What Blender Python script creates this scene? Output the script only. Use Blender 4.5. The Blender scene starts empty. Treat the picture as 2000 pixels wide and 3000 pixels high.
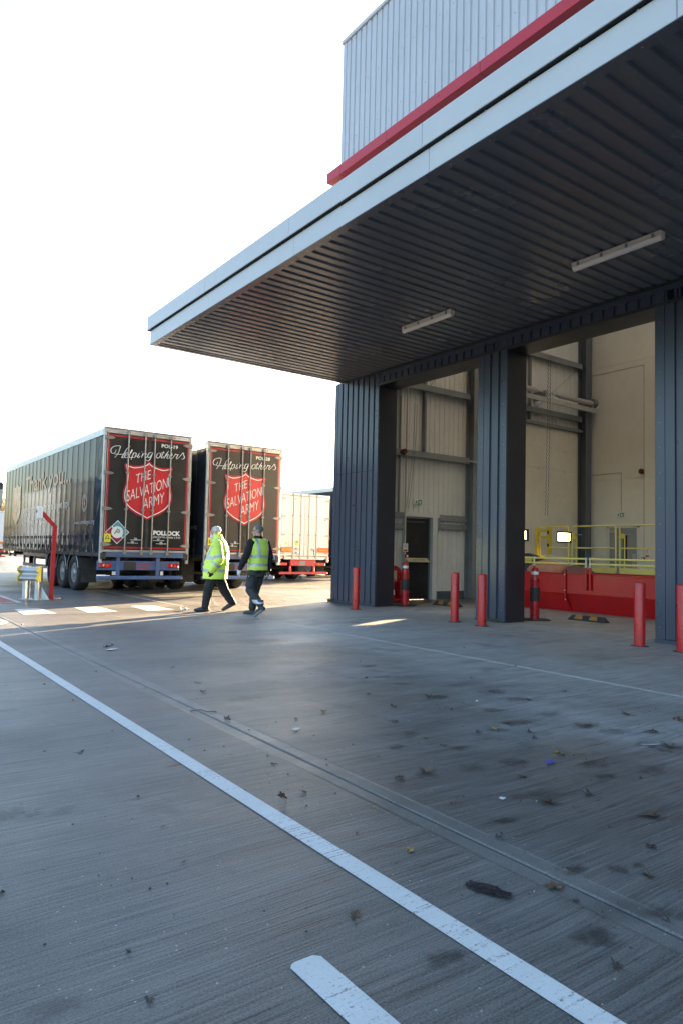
import bpy, math, random
from mathutils import Vector, Matrix, noise
R = math.radians
random.seed(7)
S = bpy.context.scene
COL = S.collection

# ---------------------------------------------------------------- camera
YAW, PITCH, ROLL, LENS = 0.627017, 0.056932, 0.024006, 24.473
fw = Vector((math.sin(YAW)*math.cos(PITCH), math.cos(YAW)*math.cos(PITCH), math.sin(PITCH)))
r0 = Vector((math.cos(YAW), -math.sin(YAW), 0)); u0 = r0.cross(fw)
r1 = r0*math.cos(ROLL)+u0*math.sin(ROLL); u1 = u0*math.cos(ROLL)-r0*math.sin(ROLL)
cd = bpy.data.cameras.new('camera'); cd.sensor_fit = 'VERTICAL'; cd.sensor_height = 36; cd.lens = LENS
cd.clip_start = .05; cd.clip_end = 2000
cam = bpy.data.objects.new('camera', cd); COL.objects.link(cam)
m = Matrix((r1, u1, -fw)).transposed().to_4x4(); m.translation = (0, 0, 1.35); cam.matrix_world = m
S.camera = cam

# ---------------------------------------------------------------- sky and sun
SUN_EL = R(10.8); SUN_AZ = math.atan2(1, .482)          # clockwise from +Y
W = bpy.data.worlds.new('World'); S.world = W; W.use_nodes = True
wn = W.node_tree; bg = wn.nodes['Background']
sky = wn.nodes.new('ShaderNodeTexSky'); sky.sky_type = 'NISHITA'; sky.sun_disc = False
sky.sun_elevation = SUN_EL; sky.sun_rotation = SUN_AZ; sky.altitude = 60
sky.air_density = 1.0; sky.dust_density = 2.6; sky.ozone_density = 1.5
wn.links.new(sky.outputs[0], bg.inputs[0]); bg.inputs[1].default_value = .05
sd = bpy.data.lights.new('sun', 'SUN'); sd.energy = 4.2; sd.angle = R(.53); sd.color = (1, .72, .42)
so = bpy.data.objects.new('sun', sd); COL.objects.link(so)
sv = Vector((math.sin(SUN_AZ)*math.cos(SUN_EL), math.cos(SUN_AZ)*math.cos(SUN_EL), math.sin(SUN_EL)))
so.rotation_euler = sv.to_track_quat('Z', 'Y').to_euler(); so.location = (30, 20, 20)
S.view_settings.view_transform = 'Standard'; S.view_settings.look = 'None'
S.view_settings.exposure = 4.15; S.view_settings.gamma = 1; S.view_settings.use_curve_mapping = False
S.render.engine = 'CYCLES'
S.cycles.max_bounces = 8; S.cycles.diffuse_bounces = 5; S.cycles.glossy_bounces = 4; S.cycles.transparent_max_bounces = 12
S.cycles.use_denoising = True; S.cycles.sample_clamp_indirect = 8; S.cycles.caustics_reflective = False; S.cycles.caustics_refractive = False

# ---------------------------------------------------------------- helpers
class MB:
    def __init__(s): s.v = []; s.f = []; s.mi = []; s.sm = []
    def add(s, vs, fs, mi=0, smooth=False):
        o = len(s.v); s.v += [tuple(v) for v in vs]
        for f in fs: s.f.append([o+i for i in f]); s.mi.append(mi); s.sm.append(smooth)
        return s
    def box(s, x0, x1, y0, y1, z0, z1, mi=0, c=0):
        if c <= 0:
            v = [(x, y, z) for x in (x0, x1) for y in (y0, y1) for z in (z0, z1)]
            return s.add(v, [(0,1,3,2),(4,6,7,5),(0,4,5,1),(2,3,7,6),(0,2,6,4),(1,5,7,3)], mi)
        c = min(c, abs(x1-x0)*.45, abs(y1-y0)*.45, abs(z1-z0)*.45); v = []; idx = {}
        lo = (x0, y0, z0); hi = (x1, y1, z1)
        for sx in (0, 1):
            for sy in (0, 1):
                for sz in (0, 1):
                    sg = (sx, sy, sz)
                    for a in range(3):
                        p = [(hi[i]-c if sg[i] else lo[i]+c) for i in range(3)]
                        p[a] = hi[a] if sg[a] else lo[a]
                        idx[(sg, a)] = len(v); v.append(p)
        F = []; cen = Vector(((x0+x1)/2, (y0+y1)/2, (z0+z1)/2))
        def face(ids):
            n = (Vector(v[ids[1]])-Vector(v[ids[0]])).cross(Vector(v[ids[2]])-Vector(v[ids[0]]))
            mid = sum((Vector(v[i]) for i in ids), Vector())/len(ids)
            F.append(ids if n.dot(mid-cen) > 0 else ids[::-1])
        for a in range(3):
            b, d = (a+1) % 3, (a+2) % 3
            for sa in (0, 1):
                L = []
                for (sb, sd_) in ((0,0),(1,0),(1,1),(0,1)):
                    g = [0,0,0]; g[a] = sa; g[b] = sb; g[d] = sd_; L.append(idx[(tuple(g), a)])
                face(L)
            for sb in (0, 1):
                for sd_ in (0, 1):
                    g0 = [0,0,0]; g1 = [0,0,0]; g0[a] = 0; g1[a] = 1
                    for g in (g0, g1): g[b] = sb; g[d] = sd_
                    face([idx[(tuple(g0), b)], idx[(tuple(g1), b)], idx[(tuple(g1), d)], idx[(tuple(g0), d)]])
        for sg in [(i, j, k) for i in (0,1) for j in (0,1) for k in (0,1)]:
            face([idx[(sg, 0)], idx[(sg, 1)], idx[(sg, 2)]])
        return s.add(v, F, mi)
    def quad(s, a, b, c, d, mi=0): return s.add([a, b, c, d], [(0,1,2,3)], mi)
    def prism(s, poly, f0, f1, mi=0, smooth=False):
        """poly: 2d points; f0/f1: map 2d -> 3d for the two ends"""
        n = len(poly); v = [f0(*p) for p in poly]+[f1(*p) for p in poly]
        F = [tuple(range(n))[::-1], tuple(range(n, 2*n))]
        s.add(v, F, mi)
        return s.add(v, [(i, (i+1) % n, n+(i+1) % n, n+i) for i in range(n)], mi, smooth)
    def tube(s, pts, r, n=8, mi=0, caps=True, smooth=True):
        pts = [Vector(p) for p in pts]; rs = r if isinstance(r, (list, tuple)) else [r]*len(pts)
        V = []; F = []; up = None
        for i, p in enumerate(pts):
            t = (pts[min(i+1, len(pts)-1)]-pts[max(i-1, 0)]).normalized()
            if up is None:
                up = Vector((0,0,1)) if abs(t.z) < .9 else Vector((1,0,0))
            a = t.cross(up)
            if a.length < 1e-4: a = t.cross(Vector((0,1,0)))
            a.normalize(); b = a.cross(t).normalized(); up = b
            for k in range(n):
                w = 2*math.pi*k/n; V.append(p+(a*math.cos(w)+b*math.sin(w))*rs[i])
        for i in range(len(pts)-1):
            for k in range(n):
                F.append((i*n+k, i*n+(k+1) % n, (i+1)*n+(k+1) % n, (i+1)*n+k))
        s.add(V, F, mi, smooth)
        if caps:
            s.add(V[:n], [tuple(range(n))], mi); s.add(V[-n:], [tuple(range(n))[::-1]], mi)
        return s
    def lathe(s, prof, c=(0,0,0), axis='z', n=20, mi=0, smooth=True):
        V = []; F = []; c = Vector(c)
        for (r, h) in prof:
            for k in range(n):
                w = 2*math.pi*k/n; a, b = r*math.cos(w), r*math.sin(w)
                V.append(c+Vector({'z': (a, b, h), 'x': (h, a, b), 'y': (b, h, a)}[axis]))
        for i in range(len(prof)-1):
            for k in range(n):
                F.append((i*n+k, i*n+(k+1) % n, (i+1)*n+(k+1) % n, (i+1)*n+k))
        s.add(V, F, mi, smooth)
        if prof[0][0] > 1e-6: s.add(V[:n], [tuple(range(n))[::-1]], mi)
        if prof[-1][0] > 1e-6: s.add(V[-n:], [tuple(range(n))], mi)
        return s
    def ell(s, c, r, n=14, m_=9, mi=0, rot=None):
        V = []; F = []
        for i in range(m_+1):
            t = math.pi*i/m_
            for k in range(n):
                w = 2*math.pi*k/n
                p = Vector((r[0]*math.sin(t)*math.cos(w), r[1]*math.sin(t)*math.sin(w), r[2]*math.cos(t)))
                if rot is not None: p = rot @ p
                V.append(Vector(c)+p)
        for i in range(m_):
            for k in range(n):
                F.append((i*n+k, (i+1)*n+k, (i+1)*n+(k+1) % n, i*n+(k+1) % n))
        return s.add(V, F, mi, True)
    def mesh(s, name, mats):
        me = bpy.data.meshes.new(name); me.from_pydata(s.v, [], s.f)
        for mt in (mats if isinstance(mats, (list, tuple)) else [mats]): me.materials.append(M[mt])
        me.polygons.foreach_set('material_index', s.mi); me.polygons.foreach_set('use_smooth', s.sm)
        me.update(); return me
    def build(s, name, mats, parent=None): return obj(name, s.mesh(name, mats), parent)

WORLD = {}
def obj(name, me, parent=None):
    o = bpy.data.objects.new(name, me); COL.objects.link(o)
    if parent is not None:
        o.parent = parent
        if parent.name in WORLD: o.location = -parent.location
    return o
def tag(o, label=None, cat=None, group=None, kind=None):
    if label: o['label'] = label
    if cat: o['category'] = cat
    if group: o['group'] = group
    if kind: o['kind'] = kind
    return o
def thing(name, loc, label, cat, group=None, rz=0, world=False):
    o = bpy.data.objects.new(name, None); COL.objects.link(o); o.location = loc; o.rotation_euler = (0, 0, rz)
    o.empty_display_size = .2
    if world: WORLD[o.name] = 1
    return tag(o, label, cat, group)
def copy_tree(o, parent=None):
    c = o.copy(); COL.objects.link(c); c.parent = parent
    for ch in list(o.children): copy_tree(ch, c)
    return c
def struct(o): o['kind'] = 'structure'; return o

# ---------------------------------------------------------------- materials
M = {}
class NT:
    def __init__(s, name):
        s.m = bpy.data.materials.new(name); s.m.use_nodes = True; s.t = s.m.node_tree
        s.b = s.t.nodes['Principled BSDF']; s.out = s.t.nodes['Material Output']; M[name] = s.m
    def n(s, typ, ins={}, **pr):
        nd = s.t.nodes.new('ShaderNode'+typ)
        for k, v in pr.items(): setattr(nd, k, v)
        for k, v in ins.items(): s.set(nd.inputs[k], v)
        return nd
    def set(s, sock, v):
        if isinstance(v, bpy.types.NodeSocket): s.t.links.new(v, sock)
        elif isinstance(v, bpy.types.Node): s.t.links.new(v.outputs[0], sock)
        else:
            if isinstance(v, tuple) and len(v) == 3 and sock.type == 'RGBA': v = (*v, 1)
            sock.default_value = v
    def math(s, op, a, b=0., c=None, clamp=False):
        nd = s.n('Math', {0: a, 1: b}, operation=op, use_clamp=clamp)
        if c is not None: s.set(nd.inputs[2], c)
        return nd.outputs[0]
    def mapr(s, v, a, b, c=0., d=1., smooth=False):
        nd = s.n('MapRange', {0: v, 1: a, 2: b, 3: c, 4: d}); nd.clamp = True
        if smooth: nd.interpolation_type = 'SMOOTHSTEP'
        return nd.outputs[0]
    def noise(s, vec, scale, detail=3., rough=.55, dist=0.):
        return s.n('TexNoise', {'Vector': vec, 'Scale': scale, 'Detail': detail, 'Roughness': rough, 'Distortion': dist}).outputs[0]
    def vec(s, scale=(1,1,1), world=False):
        src = s.n('NewGeometry').outputs['Position'] if world else s.n('TexCoord').outputs['Object']
        return s.n('Mapping', {0: src, 3: scale}).outputs[0]
    def mix(s, f, a, b):
        nd = s.n('Mix', data_type='RGBA'); s.set(nd.inputs[0], f); s.set(nd.inputs[6], a); s.set(nd.inputs[7], b)
        return nd.outputs[2]
    def bump(s, h, strength=.3, dist=.01):
        nd = s.n('Bump', {'Height': h, 'Strength': strength, 'Distance': dist}); s.set(s.b.inputs['Normal'], nd.outputs[0]); return nd
def paint(name, col, rough=.4, var=.12, metal=0., dirt=None, dirt_amt=.25, scale=3., bump=.05, spec=.5, coat=0., rv=.09, world=False):
    """painted / moulded surface: base colour with mottling, grime patches, uneven gloss and faint relief"""
    t = NT(name); v = t.vec(world=world or name in ('clad_silver', 'trim_silver', 'clad_dark', 'soffit_dark', 'liner', 'cream_wall', 'door_cream', 'bollard_red'))
    a = t.noise(v, scale, 4.); b = t.noise(v, scale*9, 3.); g = t.noise(v, scale*.7, 6., .7)
    f = t.math('ADD', t.math('MULTIPLY', a, .65), t.math('MULTIPLY', b, .35))
    lo = tuple(c*(1-var) for c in col); hi = tuple(min(1, c*(1+var)) for c in col)
    c = t.mix(t.mapr(f, .3, .7), lo, hi)
    if dirt: c = t.mix(t.math('MULTIPLY', t.mapr(g, .48, .72), dirt_amt), c, dirt)
    t.set(t.b.inputs['Base Color'], c)
    t.set(t.b.inputs['Roughness'], t.mapr(a, .3, .7, max(.03, rough-rv), min(1, rough+rv)))
    t.b.inputs['Metallic'].default_value = metal
    t.b.inputs['Specular IOR Level'].default_value = spec; t.b.inputs['Coat Weight'].default_value = coat
    if bump: t.bump(b, bump, .01)
    return t
GR = (.10, .085, .065)
paint('clad_silver', (.48, .49, .52), .40, .05, dirt=(.36, .36, .36), dirt_amt=.3, scale=.6, bump=.03)
paint('trim_silver', (.50, .50, .505), .36, .05, dirt=(.36, .37, .38), dirt_amt=.25, scale=.5, bump=.02)
paint('clad_dark', (.040, .055, .090), .30, .05, dirt=(.09, .095, .10), dirt_amt=.10, scale=1.6, bump=.02, rv=.03)
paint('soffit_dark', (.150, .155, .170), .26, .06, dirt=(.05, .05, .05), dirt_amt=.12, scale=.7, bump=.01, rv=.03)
paint('reveal_dark', (.018, .020, .028), .38, .08, dirt=(.04, .04, .04), dirt_amt=.2, scale=.8, bump=.02)
paint('shadow_gap', (.02, .02, .022), .7)
paint('red_trim', (.45, .012, .024), .35, .06, dirt=(.3, .03, .04), dirt_amt=.2, scale=.7, bump=.02)
paint('red_steel', (.52, .012, .014), .38, .1, dirt=(.2, .02, .02), dirt_amt=.35, scale=1.5, bump=.05)
paint('bollard_red', (.45, .010, .014), .34, .07, dirt=(.16, .04, .035), dirt_amt=.6, scale=7, bump=.06)
paint('post_red', (.38, .012, .022), .3, .08, dirt=(.15, .03, .03), dirt_amt=.3, scale=5, bump=.04)
paint('pole_red', (.50, .012, .018), .35, .06, dirt=(.3, .05, .04), dirt_amt=.2, scale=4)
paint('cream_wall', (.76, .73, .67), .55, .05, dirt=(.55, .48, .36), dirt_amt=.3, scale=.5, bump=.03)
paint('liner', (.68, .67, .64), .5, .05, dirt=(.38, .35, .3), dirt_amt=.3, scale=.6, bump=.02)
paint('door_cream', (.74, .70, .60), .5, .05, dirt=(.4, .36, .27), dirt_amt=.3, scale=.6, bump=.04)
paint('steel_grey', (.23, .24, .25), .45, .1, dirt=GR, dirt_amt=.3, scale=2)
paint('steel_dark', (.10, .115, .14), .42, .1, dirt=GR, dirt_amt=.3, scale=1.5)
paint('galv', (.50, .52, .54), .4, .12, metal=.6, dirt=(.3, .3, .28), dirt_amt=.4, scale=6, bump=.05)
paint('alu', (.46, .45, .43), .38, .1, metal=.35, dirt=(.2, .18, .14), dirt_amt=.6, scale=2.5, bump=.05)
paint('rod_grey', (.27, .26, .24), .4, .15, metal=.3, dirt=(.12, .10, .08), dirt_amt=.6, scale=4)
paint('chrome', (.6, .6, .58), .28, .1, metal=.9, dirt=(.3, .26, .2), dirt_amt=.5, scale=5)
paint('yellow', (.80, .58, .05), .42, .08, dirt=(.35, .25, .06), dirt_amt=.35, scale=4, bump=.04)
paint('stop_amber', (.34, .16, .02), .5, .15, dirt=(.1, .08, .04), dirt_amt=.7, scale=14)
paint('yellow_pale', (.80, .70, .20), .45, .06, dirt=(.45, .36, .15), dirt_amt=.3, scale=3)
paint('rubber', (.022, .022, .024), .7, .25, dirt=(.09, .085, .075), dirt_amt=.5, scale=8, bump=.2)
paint('tyre', (.020, .020, .021), .75, .25, dirt=(.085, .075, .06), dirt_amt=.65, scale=4, bump=.25)
paint('rim', (.34, .35, .37), .38, .15, metal=.5, dirt=(.08, .07, .06), dirt_amt=.75, scale=5, bump=.05)
paint('white_plate', (.74, .74, .72), .45, .06, dirt=(.4, .38, .33), dirt_amt=.3, scale=8)
paint('sign_white', (.82, .81, .76), .5, .05)
paint('sign_green', (.03, .24, .10), .45, .1)
paint('sign_cream', (.52, .46, .28), .5, .08, dirt=(.35, .3, .2), dirt_amt=.3)
paint('black_paint', (.016, .016, .018), .45, .15, dirt=(.06, .06, .06), dirt_amt=.3, scale=2)
paint('chassis', (.022, .022, .024), .6, .3, dirt=(.11, .09, .06), dirt_amt=.6, scale=3, bump=.1)
paint('chassis_blue', (.065, .12, .27), .5, .2, dirt=(.12, .095, .07), dirt_amt=.9, scale=3.5, bump=.1)
paint('chassis_red', (.48, .05, .055), .5, .15, dirt=(.22, .09, .06), dirt_amt=.5, scale=3, bump=.1)
paint('door_black', (.017, .017, .0175), .36, .12, dirt=(.045, .042, .038), dirt_amt=.5, scale=1.1, bump=.04)
paint('band_red', (.36, .02, .024), .4, .08, dirt=(.2, .05, .04), dirt_amt=.4, scale=3)
paint('shield_red', (.56, .03, .035), .36, .05, dirt=(.4, .04, .04), dirt_amt=.3, scale=2)
paint('shield_rim', (.42, .014, .024), .38, .05)
paint('vinyl_white', (.78, .78, .77), .42, .03, dirt=(.5, .48, .45), dirt_amt=.2, scale=4)
paint('vinyl_teal', (.07, .30, .34), .42, .05)
paint('vinyl_maroon', (.28, .015, .04), .42, .05)
paint('vinyl_olive', (.28, .26, .12), .42, .05)
paint('vinyl_yellow', (.78, .68, .04), .42, .05)
paint('lens_red', (.50, .015, .015), .2, .1, coat=.6)
paint('lens_clear', (.6, .58, .55), .15, .1, coat=.6)
paint('lens_amber', (.75, .22, .02), .25, .08, coat=.5)
paint('reflector_red', (.72, .08, .03), .35, .05)
paint('trailer_white', (.70, .70, .69), .42, .03, dirt=(.50, .38, .25), dirt_amt=.25, scale=2.2, bump=.03)
paint('rust', (.16, .07, .03), .8, .3, scale=10, bump=.2)
paint('door_grey', (.30, .31, .32), .45, .06)
paint('lamp_body', (.72, .68, .64), .5, .05); paint('lamp_diffuser', (.85, .80, .76), .35, .04)
paint('brown_sounder', (.10, .02, .015), .4, .1)
paint('pipe_grey', (.42, .41, .39), .45, .06)
paint('blue_scrap', (.10, .08, .42), .5, .1); paint('black_bag', (.014, .015, .02), .25, .3, scale=20, bump=.3)
paint('paper', (.62, .62, .60), .7, .1, scale=20)
paint('car_white', (.75, .76, .78), .2, .02, coat=1.); paint('car_glass', (.02, .025, .03), .06, .05)
paint('cab_body', (.13, .19, .31), .3, .05, coat=.7); paint('mirror_back', (.05, .05, .055), .45, .1)
paint('mirror_glass', (.55, .52, .44), .12, .05)
paint('bark', (.14, .10, .07), .9, .25, scale=8, bump=.4)
for nm, c in (('leaf_brown', (.085, .05, .028)), ('leaf_yellow', (.25, .17, .035)), ('leaf_dark', (.035, .028, .022))):
    paint(nm, c, .5, .35, dirt=tuple(k*.4 for k in c), dirt_amt=.6, scale=30, bump=.3)
for nm, c in (('twig_leaf', (.30, .17, .06)), ('twig_leaf_b', (.22, .16, .07))): paint(nm, c, .7, .3)
for i, c in enumerate([(.03, .035, .06), (.50, .26, .18), (.42, .40, .36), (.55, .50, .10), (.05, .05, .05), (.18, .09, .08)]):
    paint('cloth_%d' % i, c, .85, .2, scale=6, bump=.3)

# glass that the low sun can shine through
t = NT('pane'); mx = t.n('MixShader', {0: .12}); tr = t.n('BsdfTransparent', {0: (.93, .95, .93)}); gl = t.n('BsdfGlossy', {0: (1, 1, 1), 'Roughness': .05})
t.set(mx.inputs[1], tr.outputs[0]); t.set(mx.inputs[2], gl.outputs[0]); t.set(t.out.inputs[0], mx.outputs[0])
t = NT('added_rooflight'); mx = t.n('MixShader', {0: .45}); tr = t.n('BsdfTransparent', {0: (.75, .75, .7)}); gl = t.n('BsdfTranslucent', {0: (.75, .72, .65)})  # translucent sheet for the overhead strips added to brighten the hall
t.set(mx.inputs[1], tr.outputs[0]); t.set(mx.inputs[2], gl.outputs[0]); t.set(t.out.inputs[0], mx.outputs[0])

# brushed yard concrete: strokes of the broom run along X
t = NT('concrete'); P = t.n('NewGeometry').outputs['Position']
mp = lambda sc: t.n('Mapping', {0: P, 3: sc}).outputs[0]
warp = t.noise(mp((.5, .5, 0)), 1., 2.)
PW = t.n('VectorMath', {0: P, 1: t.n('CombineXYZ', {1: t.math('MULTIPLY', warp, .12)}).outputs[0]}, operation='ADD').outputs[0]
mpw = lambda sc: t.n('Mapping', {0: PW, 3: sc}).outputs[0]
b1 = t.noise(mpw((1.6, 95, 1)), 1., 3., .6); b2 = t.noise(mpw((1.0, 20, 1)), 1., 3., .6); b3 = t.noise(mpw((.3, 3., 1)), 1., 4., .6)
bl = t.noise(mp((.45, .45, .45)), 1., 5., .6); bm = t.noise(mp((3, 3, 3)), 1., 4., .6); grit = t.noise(mp((115, 115, 115)), 1., 2.)
xs = t.n('SeparateXYZ', {0: P}).outputs[0]
band = t.mapr(t.math('ABSOLUTE', t.math('SUBTRACT', xs, 2.522)), .095, .115, 1., 0.)
band2 = t.mapr(t.math('ABSOLUTE', t.math('SUBTRACT', xs, 6.835)), .045, .06, 1., 0.)
bnd = t.math('MAXIMUM', band, band2)
brk = t.math('SUBTRACT', 1., t.math('MULTIPLY', bnd, .85))
val = t.math('ADD', t.math('MULTIPLY', t.math('MULTIPLY', t.math('SUBTRACT', b1, .5), 2.2), brk), t.math('MULTIPLY', t.math('MULTIPLY', t.math('SUBTRACT', b2, .5), .8), brk))
val = t.math('ADD', val, t.math('MULTIPLY', t.math('SUBTRACT', b3, .5), .6))
val = t.math('ADD', val, t.math('MULTIPLY', t.math('SUBTRACT', bl, .5), .8))
val = t.math('ADD', val, t.math('MULTIPLY', t.math('SUBTRACT', bm, .5), .5))
val = t.math('ADD', val, t.math('MULTIPLY', t.math('SUBTRACT', grit, .5), 1.7))
val = t.math('ADD', val, t.math('MULTIPLY', bnd, .16))
# dry pale concrete under the canopy, rain-damp darker concrete outside its drip line
drn = t.math('ADD', xs, t.math('ADD', t.math('MULTIPLY', t.math('SUBTRACT', bl, .5), 3.4), t.math('MULTIPLY', t.math('SUBTRACT', bm, .5), .9)))
ys = t.n('SeparateXYZ', {0: P}).outputs[1]
dry = t.math('MULTIPLY', t.mapr(drn, 3.6, 6.6, 0., 1., True), t.mapr(t.math('ADD', ys, t.math('MULTIPLY', t.math('SUBTRACT', bl, .5), 3.)), 12.6, 14.6, 1., 0., True))
alb = t.math('MULTIPLY', t.mapr(dry, 0., 1., .104, .27), t.math('MAXIMUM', t.math('ADD', 1., val), .3))
# oil drips and damp leaf marks, each with a shape of its own
sp = t.n('TexVoronoi', {'Vector': mp((1.5, 1.5, .01)), 'Scale': 1., 'Randomness': 1.}, feature='F1')
dn = t.math('ADD', sp.outputs['Distance'], t.math('MULTIPLY', t.math('SUBTRACT', bm, .5), .16))
keep = t.math('GREATER_THAN', t.n('SeparateColor', {0: sp.outputs['Color']}).outputs[0], .58)
spot = t.math('MULTIPLY', t.mapr(dn, .05, .19, 1., 0., True), keep)
big = t.mapr(t.noise(mp((.9, .9, .9)), 1., 4., .65), .60, .70, 0., 1., True)
alb = t.math('MULTIPLY', alb, t.math('SUBTRACT', 1., t.math('MULTIPLY', spot, .5)))
alb = t.math('MULTIPLY', alb, t.math('SUBTRACT', 1., t.math('MULTIPLY', big, .38)))
hue = t.mix(t.mapr(bl, .35, .65), (1.03, 1.0, .93), (1.0, 1.0, .97))
cc = t.n('VectorMath', {0: hue}, operation='SCALE'); t.set(cc.inputs['Scale'], alb)
# pale stone chips
ch = t.n('TexVoronoi', {'Vector': mp((38, 38, .01)), 'Scale': 1.}, feature='F1')
chip = t.math('MULTIPLY', t.math('LESS_THAN', ch.outputs['Distance'], .16), t.math('GREATER_THAN', t.n('SeparateColor', {0: ch.outputs['Color']}).outputs[1], .955))
col = t.mix(t.math('MULTIPLY', chip, .6), cc.outputs[0], (.45, .44, .41))
t.set(t.b.inputs['Base Color'], col)
damp = t.noise(mp((.28, .55, .3)), 1., 5., .6)
rg = t.math('ADD', t.math('ADD', t.mapr(damp, .35, .68, .33, .58), t.math('MULTIPLY', dry, .12)), t.math('MULTIPLY', t.math('SUBTRACT', b2, .5), .25))
rg = t.math('SUBTRACT', rg, t.math('MULTIPLY', spot, .12)); t.set(t.b.inputs['Roughness'], t.math('MAXIMUM', rg, .2))
hgt = t.math('ADD', t.math('MULTIPLY', t.math('ADD', b1, t.math('MULTIPLY', b2, .8)), brk), t.math('MULTIPLY', grit, .5))
t.bump(hgt, .75, .007); t.b.inputs['Specular IOR Level'].default_value = .36
def ground_paint(name, col, wear=.5, under=(.19, .185, .18)):
    t = NT(name); P = t.n('NewGeometry').outputs['Position']; mp = lambda sc: t.n('Mapping', {0: P, 3: sc}).outputs[0]
    b1 = t.noise(mp((1.3, 85, 1)), 1., 3., .6); g = t.noise(mp((90, 90, 90)), 1., 3., .7); d = t.noise(mp((1.6, 1.6, 1)), 1., 5., .6)
    k = t.math('ADD', t.math('MULTIPLY', b1, .5), t.math('ADD', t.math('MULTIPLY', g, .45), t.math('MULTIPLY', d, .25)))
    w = t.mapr(k, wear, wear+.09, 0., 1.)
    lo = tuple(c*.82 for c in col)
    t.set(t.b.inputs['Base Color'], t.mix(w, t.mix(t.mapr(d, .3, .7), lo, col), under)); t.b.inputs['Roughness'].default_value = .6
    t.bump(t.math('ADD', b1, g), .5, .005)
ground_paint('line_white', (.60, .61, .60), .64); ground_paint('line_worn', (.60, .60, .57), .60)
ground_paint('mark_red', (.36, .06, .06), .62); ground_paint('hatch_red', (.26, .07, .055), .565)
t = NT('damp_stain'); tc = t.n('TexCoord').outputs['Object']; ln = t.n('VectorMath', {0: tc}, operation='LENGTH').outputs['Value']
wn_ = t.noise(t.n('NewGeometry').outputs['Position'], 13., 5., .7); oi = t.n('ObjectInfo').outputs['Alpha']
fac = t.math('MULTIPLY', t.mapr(t.math('ADD', ln, t.math('MULTIPLY', t.math('SUBTRACT', wn_, .5), 2.2)), .1, .9, 1., 0., True), t.math('MULTIPLY', oi, .46))
mx = t.n('MixShader', {0: fac}); tr = t.n('BsdfTransparent'); t.b.inputs['Base Color'].default_value = (.035, .032, .027, 1); t.b.inputs['Roughness'].default_value = .42
t.set(mx.inputs[1], tr.outputs[0]); t.set(mx.inputs[2], t.b.outputs[0]); t.set(t.out.inputs[0], mx.outputs[0])
paint('joint_dark', (.05, .047, .042), .9, .4, scale=14, bump=.4)

# curtain vinyl: dark, glossy, slightly dusty
t = NT('curtain'); v = t.vec(); a = t.noise(v, 1.3, 5., .6); d = t.noise(t.vec((.4, 1.2, 6)), 1., 4.)
t.set(t.b.inputs['Base Color'], t.mix(t.mapr(a, .4, .75), (.020, .026, .036), (.034, .038, .044)))
t.set(t.b.inputs['Roughness'], t.mapr(a, .3, .7, .07, .15)); t.bump(d, .04, .02); t.b.inputs['Specular IOR Level'].default_value = .06
paint('curtain_red', (.22, .02, .02), .12, .05, spec=.14, bump=.01, rv=.04); paint('curtain_white', (.36, .37, .38), .14, .04, spec=.14)
paint('webbing', (.03, .03, .032), .6, .2, scale=20)
# clothing
paint('hivis', (.64, .86, .13), .6, .06, scale=5, bump=.1)
paint('hivis_b', (.60, .82, .12), .6, .06, scale=5, bump=.1)
paint('retro', (.46, .48, .52), .35, .06, scale=20, metal=.2)
paint('trouser_black', (.012, .012, .015), .8, .2, scale=9, bump=.2)
paint('trouser_grey', (.035, .036, .04), .8, .2, scale=9, bump=.2)
paint('fleece', (.010, .010, .012), .9, .2, scale=14, bump=.3)
paint('boot', (.022, .024, .03), .5, .2, scale=14, bump=.2); paint('sole', (.06, .06, .065), .7, .2); paint('sole_pale', (.3, .31, .33), .6, .1)
paint('glove_black', (.014, .014, .016), .7, .2, scale=20); paint('glove_white', (.55, .56, .57), .7, .1, scale=20); paint('glove_grey', (.16, .18, .20), .7, .1, scale=20)
t = paint('skin', (.50, .29, .22), .5, .06, scale=14, bump=.05); t.b.inputs['Subsurface Weight'].default_value = .1; t.b.inputs['Subsurface Radius'].default_value = (.01, .004, .002)
paint('hair_white', (.66, .64, .62), .7, .12, scale=50, bump=.4); paint('hair_grey', (.13, .13, .135), .7, .25, scale=50, bump=.4)
paint('eye_dark', (.02, .02, .02), .2)
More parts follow.
